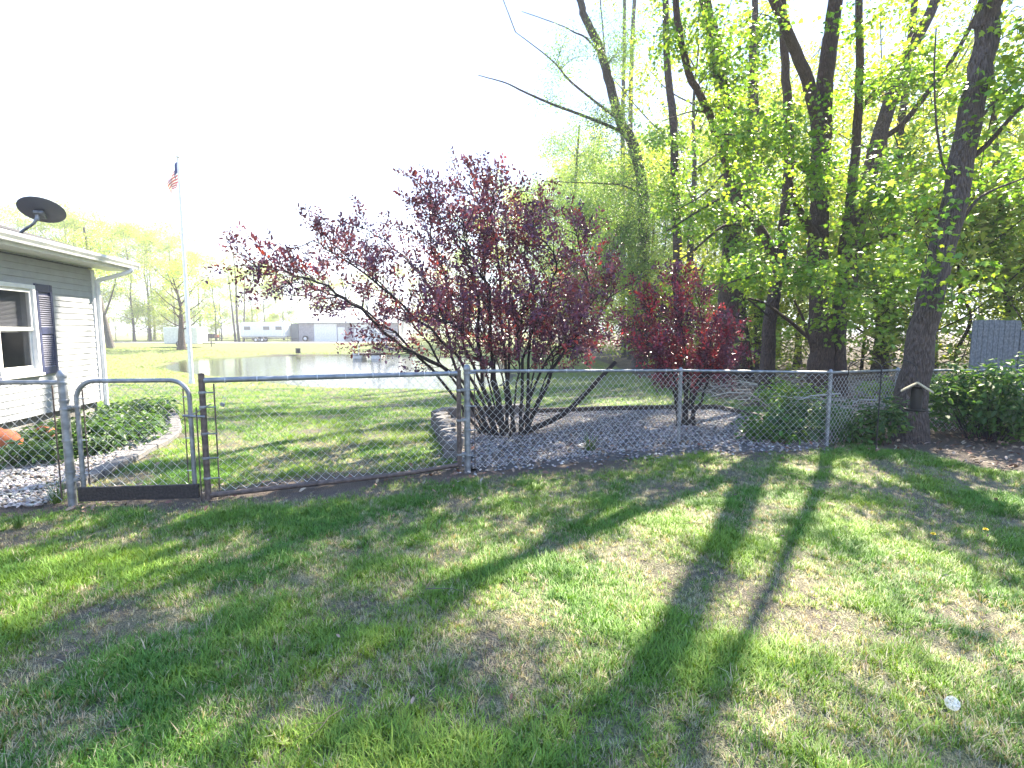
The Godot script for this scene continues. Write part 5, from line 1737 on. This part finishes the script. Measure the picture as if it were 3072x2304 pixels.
func shrub(called: String, label: String, base: Vector3, stems: Array, twig_len: float, per_stem: int, bare: float, sprigs: int, tones: Array, leaf_size := 1.0, single := 0) -> Node3D:
	var o := thing(called, label, "shrub", base)
	var places := []
	var twigs := MB.new()
	for s in stems:
		var pts: Array = s[0]
		var from: Vector3 = base + rv() * Vector3(0.16, 0.0, 0.16) + ((pts[0] as Vector3) - base) * Vector3(0.38, 0, 0.38)
		from.y = base.y - 0.05
		var full := [from]
		full.append_array(pts)
		var c := curve(pv(full), 5)
		for k in c.size():
			c[k] -= base
			if k > 2:
				c[k] += rv() * 0.035
		var mb := MB.new()
		mb.tube(c, taper(c.size(), s[1], 0.006, 0.3), 8, true, 0.15, bark_noise)
		obj("stem", mb, M.purple_bark, o)
		for k in per_stem:
			var t := lerpf(bare, 1.0, (k + rng.randf()) / per_stem)
			var f := t * (c.size() - 1)
			var i0 := mini(int(f), c.size() - 2)
			var p := c[i0].lerp(c[i0 + 1], f - i0)
			var along := (c[i0 + 1] - c[i0]).normalized()
			var side := rv()
			side = (side - along * side.dot(along)).normalized()
			var d := (along * 0.75 + side * 0.9 + Vector3(0, 0.3, 0)).normalized()
			var l := twig_len * rng.randf_range(0.5, 1.15) * (1.15 - 0.45 * t)
			var tw := curve(pv([p, p + d * l * 0.5 + rv() * 0.06, p + d * l + Vector3(0, -0.05, 0) * l + rv() * 0.1]), 3)
			twigs.tube(tw, taper(tw.size(), 0.0075, 0.002), 4, false)
			for j in sprigs:
				var q := (j + rng.randf()) / sprigs
				var fi := (0.25 + 0.75 * q) * 6.0
				var k0 := mini(int(fi), 5)
				var at := tw[k0].lerp(tw[k0 + 1], fi - k0)
				var dir := ((tw[k0 + 1] - tw[k0]).normalized() + rv() * 0.8).normalized()
				if absf(dir.y) > 0.97:
					dir.x += 0.2
				var b := Basis.looking_at(-dir.normalized(), Vector3.UP).rotated(dir.normalized(), rng.randf_range(-0.8, 0.8))
				places.append(Transform3D(b.scaled(Vector3.ONE * rng.randf_range(0.75, 1.2) * leaf_size), at))
	tag(obj("twigs", twigs, M.purple_bark, o), "", "", "", "stuff")
	leafage(o, "sprig", places, tones, 0.4, M.purple, single)
	return o


var PLUM := [Color(0.15, 0.055, 0.10), Color(0.18, 0.055, 0.08), Color(0.12, 0.05, 0.11), Color(0.40, 0.055, 0.05), Color(0.17, 0.06, 0.12), Color(0.24, 0.06, 0.07)]
var REDDISH := [Color(0.13, 0.04, 0.07), Color(0.20, 0.035, 0.05), Color(0.10, 0.03, 0.07), Color(0.5, 0.05, 0.06), Color(0.36, 0.04, 0.07)]


func make_shrubs() -> void:
	shrub("purple_shrub", "large spreading purple-leaved shrub with many dark stems in the gravel bed", Vector3(0.02, 0.03, -8.2), [
		[[Vector3(-0.738, 0.851, -7.900), Vector3(-1.569, 1.416, -7.600), Vector3(-2.095, 1.948, -7.400), Vector3(-2.588, 2.285, -7.200), Vector3(-3.054, 2.428, -7.000), Vector3(-3.364, 2.476, -6.900)], 0.034],
		[[Vector3(-0.464, 1.053, -8.000), Vector3(-0.514, 2.152, -7.800), Vector3(-0.788, 2.912, -7.600), Vector3(-1.219, 3.457, -7.500)], 0.036],
		[[Vector3(-0.295, 1.182, -8.200), Vector3(-0.401, 2.467, -8.300), Vector3(-0.473, 3.395, -8.400), Vector3(-0.670, 3.916, -8.400)], 0.034],
		[[Vector3(0.259, 1.182, -8.200), Vector3(0.316, 2.184, -8.300), Vector3(0.209, 2.903, -8.400), Vector3(0.423, 3.395, -8.400)], 0.028],
		[[Vector3(0.641, 1.038, -8.200), Vector3(1.063, 1.825, -8.200), Vector3(1.146, 2.527, -8.200), Vector3(0.929, 3.130, -8.100)], 0.034],
		[[Vector3(-0.893, 1.023, -8.400), Vector3(-1.266, 2.216, -8.800), Vector3(-1.864, 2.917, -9.000), Vector3(-2.565, 3.408, -9.200)], 0.03],
		[[Vector3(-0.675, 1.053, -8.000), Vector3(-1.536, 2.004, -7.500), Vector3(-2.085, 2.481, -7.200), Vector3(-2.557, 2.812, -7.000)], 0.03],
		[[Vector3(0.545, 1.171, -8.400), Vector3(1.393, 1.836, -8.700), Vector3(1.740, 2.516, -8.800)], 0.026],
		[[Vector3(-1.268, 1.038, -8.200), Vector3(-2.181, 1.910, -8.200), Vector3(-2.915, 2.275, -8.100), Vector3(-3.359, 2.383, -8.000)], 0.026],
		[[Vector3(-0.044, 1.318, -8.400), Vector3(-0.045, 2.815, -8.800), Vector3(-0.123, 3.520, -9.000)], 0.03],
		[[Vector3(-0.627, 1.104, -8.300), Vector3(-1.034, 2.457, -8.200), Vector3(-1.206, 3.045, -8.000), Vector3(-1.048, 3.553, -7.900)], 0.03],
		[[Vector3(0.168, 1.194, -8.000), Vector3(0.487, 2.139, -7.600), Vector3(0.590, 2.616, -7.300), Vector3(0.271, 3.026, -7.200)], 0.028],
		[[Vector3(-1.177, 1.159, -8.600), Vector3(-2.148, 2.383, -9.000), Vector3(-2.971, 3.023, -9.200)], 0.026],
		[[Vector3(-0.319, 1.130, -7.900), Vector3(-0.291, 2.120, -7.300), Vector3(-0.518, 2.576, -7.000), Vector3(-0.625, 2.969, -6.900)], 0.028],
		[[Vector3(-0.115, 1.254, -8.200), Vector3(-0.213, 2.709, -8.000), Vector3(-0.307, 3.206, -7.800), Vector3(-0.225, 3.658, -7.800)], 0.03],
		[[Vector3(-0.369, 1.090, -7.500), Vector3(-0.647, 1.617, -7.000), Vector3(-1.025, 1.851, -6.700)], 0.018],
		[[Vector3(0.093, 1.083, -7.600), Vector3(0.088, 1.616, -7.200), Vector3(0.144, 1.975, -6.900)], 0.016],
		[[Vector3(0.582, 1.130, -7.900), Vector3(0.813, 1.485, -7.500), Vector3(1.043, 1.743, -7.300)], 0.016],
		[[Vector3(-0.201, 1.071, -8.800), Vector3(-0.703, 1.850, -9.400), Vector3(-1.048, 2.268, -9.600)], 0.018],
		[[Vector3(0.417, 1.071, -8.800), Vector3(0.851, 1.769, -9.400), Vector3(1.126, 2.274, -9.700)], 0.018],
	], 0.64, 31, 0.27, 5, PLUM, 1.0, 20)
	# the thick cut stub at its right side
	var stub := MB.new()
	var sp := curve(pv([Vector3(0.1, 0.0, 0.0), Vector3(0.75, 0.3, 0.02), Vector3(1.15, 0.68, 0.05), Vector3(1.58, 1.14, 0.05)]), 5)
	stub.tube(sp, taper(sp.size(), 0.05, 0.032), 9, true, 0.2, bark_noise)
	obj("cut_stem", stub, M.purple_bark, get_node("purple_shrub"))
	shrub("purple_shrub", "smaller dense purple-leaved shrub right of the large one in the gravel", Vector3(2.95, 0.03, -8.95), [
		[[Vector3(2.793, 0.671, -8.900), Vector3(2.463, 1.458, -8.700), Vector3(2.118, 2.129, -8.600)], 0.03], [[Vector3(2.949, 0.740, -9.000), Vector3(2.790, 1.764, -9.000), Vector3(2.670, 2.613, -9.000)], 0.034], [[Vector3(3.094, 0.592, -8.900), Vector3(3.220, 1.454, -8.900), Vector3(3.033, 2.375, -8.900)], 0.03],
		[[Vector3(3.215, 0.604, -8.800), Vector3(3.273, 1.159, -8.600), Vector3(3.403, 1.538, -8.400)], 0.026], [[Vector3(2.760, 0.649, -9.100), Vector3(2.475, 1.282, -9.300), Vector3(2.202, 1.769, -9.400)], 0.026], [[Vector3(3.206, 0.660, -9.000), Vector3(3.545, 1.044, -9.200), Vector3(3.822, 1.201, -9.300)], 0.022],
		[[Vector3(2.795, 0.616, -8.700), Vector3(2.463, 1.097, -8.400), Vector3(2.107, 1.469, -8.200)], 0.022], [[Vector3(2.938, 0.760, -8.800), Vector3(2.778, 1.462, -8.500), Vector3(2.544, 2.046, -8.400)], 0.026], [[Vector3(2.948, 0.616, -8.700), Vector3(3.055, 1.023, -8.400), Vector3(3.137, 1.755, -8.300)], 0.022],
	], 0.4, 22, 0.35, 6, REDDISH, 1.0, 8)


func bush(called: String, label: String, at: Vector3, size: Vector3, count: int, kind := "broad", tones: Array = [], clump_size := 1.0) -> Node3D:
	var o := thing(called, label, "bush", at)
	var tw := MB.new()
	var places := []
	for k in count / 7:
		var p := rv()
		p = p.normalized() * pow(p.length(), 0.5)
		var tip := Vector3(p.x * size.x, size.y * (0.52 + 0.48 * p.y), p.z * size.z)
		var foot := Vector3(p.x * size.x * 0.25, -0.03, p.z * size.z * 0.25)
		var c := curve(pv([foot, foot.lerp(tip, 0.5) + Vector3(0, size.y * 0.15, 0) + rv() * 0.05, tip]), 3)
		tw.tube(c, taper(c.size(), 0.008, 0.002), 4, false)
		for j in 7:
			var q := c[3 + rng.randi() % 4] + rv() * 0.16
			q.y = maxf(q.y, 0.04)
			places.append(turned(q, rng.randf_range(0.75, 1.25) * clump_size, 0.6))
	tag(obj("stems", tw, M.purple_bark, o), "", "", "", "stuff")
	leafage(o, kind, places, tones if tones.size() else [Color(0.075, 0.16, 0.035), Color(0.12, 0.22, 0.04), Color(0.055, 0.12, 0.035)])
	return o


func make_beds() -> void:
	# green bushes on the right
	bush("green_bush", "tall broad-leaved green bush right of the bird feeder", Vector3(7.2, 0, -7.9), Vector3(1.0, 1.22, 0.8), 300)
	bush("green_bush", "widest broad-leaved bush in front of the grey board fence", Vector3(8.3, 0, -8.6), Vector3(1.3, 1.25, 1.0), 340)
	bush("green_bush", "low leafy bush at the foot of the leaning tree", Vector3(5.3, 0, -7.75), Vector3(0.55, 0.62, 0.4), 110)
	bush("green_bush", "dark low bush at the fence post before the many-stemmed tree", Vector3(4.35, 0, -7.9), Vector3(0.45, 0.5, 0.35), 84, "broad", [Color(0.05, 0.12, 0.035), Color(0.08, 0.17, 0.04)])
	bush("green_bush", "small bright leafy plant at the right corner of the gravel", Vector3(3.75, 0, -7.65), Vector3(0.32, 0.3, 0.25), 60, "broad", [Color(0.10, 0.22, 0.04), Color(0.14, 0.26, 0.05)])
	bush("green_bush", "leafy undergrowth bush between the gravel and the trunks", Vector3(5.4, 0, -9.4), Vector3(0.9, 0.42, 0.7), 91)
	bush("green_bush", "round undergrowth bush at the foot of the forked tree", Vector3(6.3, 0, -11.9), Vector3(0.8, 0.45, 0.7), 77, "broad", SPRING, 1.3)
	bush("green_bush", "undergrowth bush right of the many-stemmed tree's foot", Vector3(9.0, 0, -12.0), Vector3(0.9, 0.6, 0.8), 91, "broad", SPRING, 1.3)
	# the planting by the house: one plant copied along the bed
	var spots := [[-6.0, -6.55], [-6.45, -7.0], [-5.75, -7.0], [-6.3, -7.5], [-5.85, -7.6], [-6.75, -7.6], [-6.4, -8.15], [-5.95, -8.2], [-6.9, -8.3], [-6.6, -8.8], [-7.1, -8.9], [-6.3, -8.9], [-7.0, -9.5], [-6.7, -9.4], [-7.4, -9.9], [-7.1, -10.1]]
	var label := "low dark green leafy plant in the bed beside the house"
	var first := bush("bedding_plant", label, Vector3(spots[0][0], 0, spots[0][1]), Vector3(0.34, 0.17, 0.34), 70, "broad", [Color(0.07, 0.14, 0.04), Color(0.05, 0.11, 0.04), Color(0.10, 0.19, 0.05)])
	first.set_meta("category", "plant")
	first.set_meta("group", "low plants in the house bed")
	for k in range(1, spots.size()):
		copy(first, Vector3(spots[k][0], 0, spots[k][1]), rng.randf() * TAU, label, rng.randf_range(0.8, 1.25))
	# grass tufts against the left gate post and the small plants at the fence foot
	var tb := MB.new()
	for k in 60:
		var a := rng.randf() * TAU
		blade(tb, Vector3(cos(a), 0, sin(a)) * rng.randf() * 0.06, rng.randf_range(0.1, 0.3), 0.008, Vector3(cos(a), 0, sin(a)) * rng.randf_range(0.03, 0.14))
	var tm := tb.mesh()
	var k := 0
	for p in [[-4.38, -4.95, 0.9, "tall grass tuft growing against the left gate post"], [-4.15, -4.3, 0.5, "bright grass tuft on the bare earth before the left gate post"], [-4.6, -4.45, 0.55, "bright grass tuft at the left edge before the short fence"], [1.05, -7.0, 1.1, "tall grass tuft growing beside the large purple shrub's foot"]]:
		var o := thing("grass_tuft", p[3], "grass tuft", Vector3(p[0], 0, p[1]), k * 1.3)
		var mi := scatter("blades", tm, M.grass, [Transform3D(Basis.IDENTITY.scaled(Vector3.ONE * float(p[2])), Vector3.ZERO)], [Color(0.10, 0.2, 0.03)], o, false)
		mi.position = Vector3.ZERO
		k += 1
	# timber edging at the back and right of the gravel bed
	var te := thing("timber_edging", "dark weathered timber edging along the back and right of the gravel bed", "edging")
	var line := [Vector3(0.35, 0.06, -10.3), Vector3(2.3, 0.06, -10.68), Vector3(4.25, 0.06, -10.85), Vector3(4.6, 0.05, -9.6), Vector3(4.8, 0.04, -8.4)]
	for j in line.size() - 1:
		var a: Vector3 = line[j]
		var b: Vector3 = line[j + 1]
		var mb := MB.new()
		mb.box((a + b) * 0.5, Vector3((b - a).length() - 0.01, 0.13, 0.11), Basis(Vector3.UP, atan2(-(b.z - a.z), b.x - a.x)), 0.012)
		obj("timber", mb, M.timber, te)
	# stacked blocks along its left side
	var be := thing("block_edging", "low grey stacked block edging along the left side of the gravel bed", "edging")
	line = [Vector3(-0.72, 0, -6.65), Vector3(-1.36, 0, -9.62)]
	for row in 2:
		for j in 8:
			var t := (j + 0.5 + row * 0.0) / 8.0
			var p: Vector3 = line[0].lerp(line[1], t)
			var mb := MB.new()
			mb.box(p + Vector3(rng.randf_range(-0.012, 0.012), 0.06 + row * 0.115, 0), Vector3(0.355, 0.11, 0.17), Basis(Vector3.UP, atan2(2.97, -0.64) * -1.0 + PI + rng.randf_range(-0.03, 0.03)), 0.014)
			obj("block", mb, M.block, be)
	for j in 4:
		var mb := MB.new()
		mb.box(Vector3(-1.15 + j * 0.4, 0.12, -9.78 - j * 0.14), Vector3(0.38, 0.2, 0.17), Basis(Vector3.UP, 0.34 + rng.randf_range(-0.05, 0.05)), 0.014)
		obj("block", mb, M.block, be)
	# flat stones round the bed by the house
	var pe := thing("stone_edging", "row of pale flat stones edging the bed beside the house", "edging")
	var way := curve(pv([Vector3(-4.6, 0, -5.35), Vector3(-4.85, 0, -6.5), Vector3(-5.2, 0, -7.9), Vector3(-5.75, 0, -8.9), Vector3(-6.3, 0, -9.7), Vector3(-7.1, 0, -10.8)]), 4)
	for j in way.size() - 1:
		var mb := MB.new()
		var d := way[j + 1] - way[j]
		mb.box((way[j] + way[j + 1]) * 0.5 + Vector3(0, 0.035, 0), Vector3(d.length() * 0.94, 0.09, rng.randf_range(0.15, 0.2)), Basis(Vector3.UP, atan2(-d.z, d.x) + rng.randf_range(-0.08, 0.08)), 0.014)
		obj("stone", mb, M.block, pe)


func make_small_things() -> void:
	# shepherd's hook with two arms, and the feeder on the right one
	var hp := Vector3(5.05, 0, -7.2)
	var hook := thing("shepherds_hook", "thin black double shepherd's hook by the fence before the leaning tree", "plant hook", hp, -0.647)
	var mb := MB.new()
	mb.rod(Vector3(0, -0.1, 0), Vector3(0, 1.16, 0), 0.009, 6)
	obj("pole", mb, M.black, hook)
	for s in [-1.0, 1.0]:
		var arc := PackedVector3Array([Vector3(0, 1.03, 0)])
		for k in 11:
			var a := PI - k * PI / 10.0
			arc.append(Vector3(s * (0.19 + cos(a) * 0.19), 1.13 + sin(a) * 0.13, 0))
		arc.append(Vector3(s * 0.38, 1.04, 0))
		arc.append(Vector3(s * 0.4, 0.98, 0))
		mb = MB.new()
		mb.tube(arc, taper(arc.size(), 0.0075, 0.006), 6)
		obj("arm", mb, M.black, hook)
	var bf := thing("bird_feeder", "wooden bird feeder with pale peaked roof hanging before the leaning tree", "bird feeder", Vector3(5.37, 1.03, -6.96), -0.647)
	for s in [-1.0, 1.0]:
		mb = MB.new()
		mb.box(Vector3(s * 0.085, -0.125, 0.0), Vector3(0.215, 0.014, 0.26), Basis(Vector3(0, 0, 1), -s * 0.62), 0.003)
		obj("roof_board", mb, grained(mat(Color(0.50, 0.43, 0.28), 0.8), 0.03, 0.7, 2.0), bf)
	mb = MB.new()
	mb.lathe(Vector3(0, -0.42, 0), [[0.001, 0.0], [0.066, 0.0], [0.066, 0.26], [0.05, 0.3], [0.001, 0.3]], 16)
	obj("seed_tube", mb, M.black, bf)
	mb = MB.new()
	mb.lathe(Vector3(0, -0.44, 0), [[0.001, 0.0], [0.12, 0.0], [0.13, 0.025], [0.115, 0.025], [0.11, 0.012], [0.001, 0.012]], 18)
	obj("tray", mb, M.black, bf)
	mb = MB.new()
	mb.tube(pv([Vector3(-0.03, 0.01, 0), Vector3(0, 0.0, 0), Vector3(0.005, -0.08, 0)]), taper(3, 0.003, 0.003), 4)
	obj("hanger", mb, M.black, bf)
	# dandelion clock and two yellow dandelions on the lawn
	var clock := thing("dandelion_clock", "round white dandelion seed head in the grass at lower right", "dandelion", Vector3(1.875, 0.000, -2.083))
	mb = MB.new()
	mb.tube(pv([Vector3.ZERO, Vector3(-0.005, 0.04, 0), Vector3(-0.015, 0.075, 0.0)]), taper(3, 0.0025, 0.002), 5)
	obj("stalk", mb, mat(Color(0.14, 0.2, 0.06), 0.7), clock)
	mb = MB.new()
	var c := Vector3(-0.015, 0.085, 0)
	for k in 170:
		var d := rv().normalized()
		var p := c + d * rng.randf_range(0.021, 0.026)
		var x := d.cross(Vector3(0.3, 0.8, 0.5)).normalized()
		for j in 4:
			var q := x.rotated(d, j * PI / 4.0) * 0.006
			var w := q.cross(d).normalized() * 0.0007
			mb.tri(p - q + d * 0.002 - w, p - q + d * 0.002 + w, p)
			mb.tri(p + q + d * 0.002 - w, p + q + d * 0.002 + w, p)
	obj("seed_head", mb, mat(Color(0.78, 0.78, 0.74), 0.8), clock)
	var i := 0
	for at in [Vector3(3.321, 0.000, -4.028), Vector3(3.819, 0.000, -4.123)]:
		var f := thing("dandelion", ["yellow dandelion flower in the shaded lawn, left of a pair", "yellow dandelion flower in the shaded lawn nearest the right edge"][i], "dandelion", at, 0.0, "dandelions on the lawn")
		mb = MB.new()
		mb.tube(pv([Vector3.ZERO, Vector3(0.004, 0.025, 0), Vector3(0.0, 0.05, 0.003)]), taper(3, 0.0025, 0.002), 5)
		obj("stalk", mb, mat(Color(0.14, 0.2, 0.06), 0.7), f)
		mb = MB.new()
		for ring in 3:
			for k in 16:
				var a := TAU * k / 16.0 + ring * 0.2
				var d := Vector3(cos(a), 0.25 + 0.5 * ring, sin(a))
				var e := Vector3(-sin(a), 0, cos(a)) * 0.0028
				var o := Vector3(0, 0.05, 0.003)
				mb.quad(o - e * 0.4, o + e * 0.4, o + d.normalized() * 0.02 + e, o + d.normalized() * 0.02 - e, Vector3.UP)
		obj("petals", mb, mat(Color(0.72, 0.55, 0.03), 0.7), f)
		i += 1
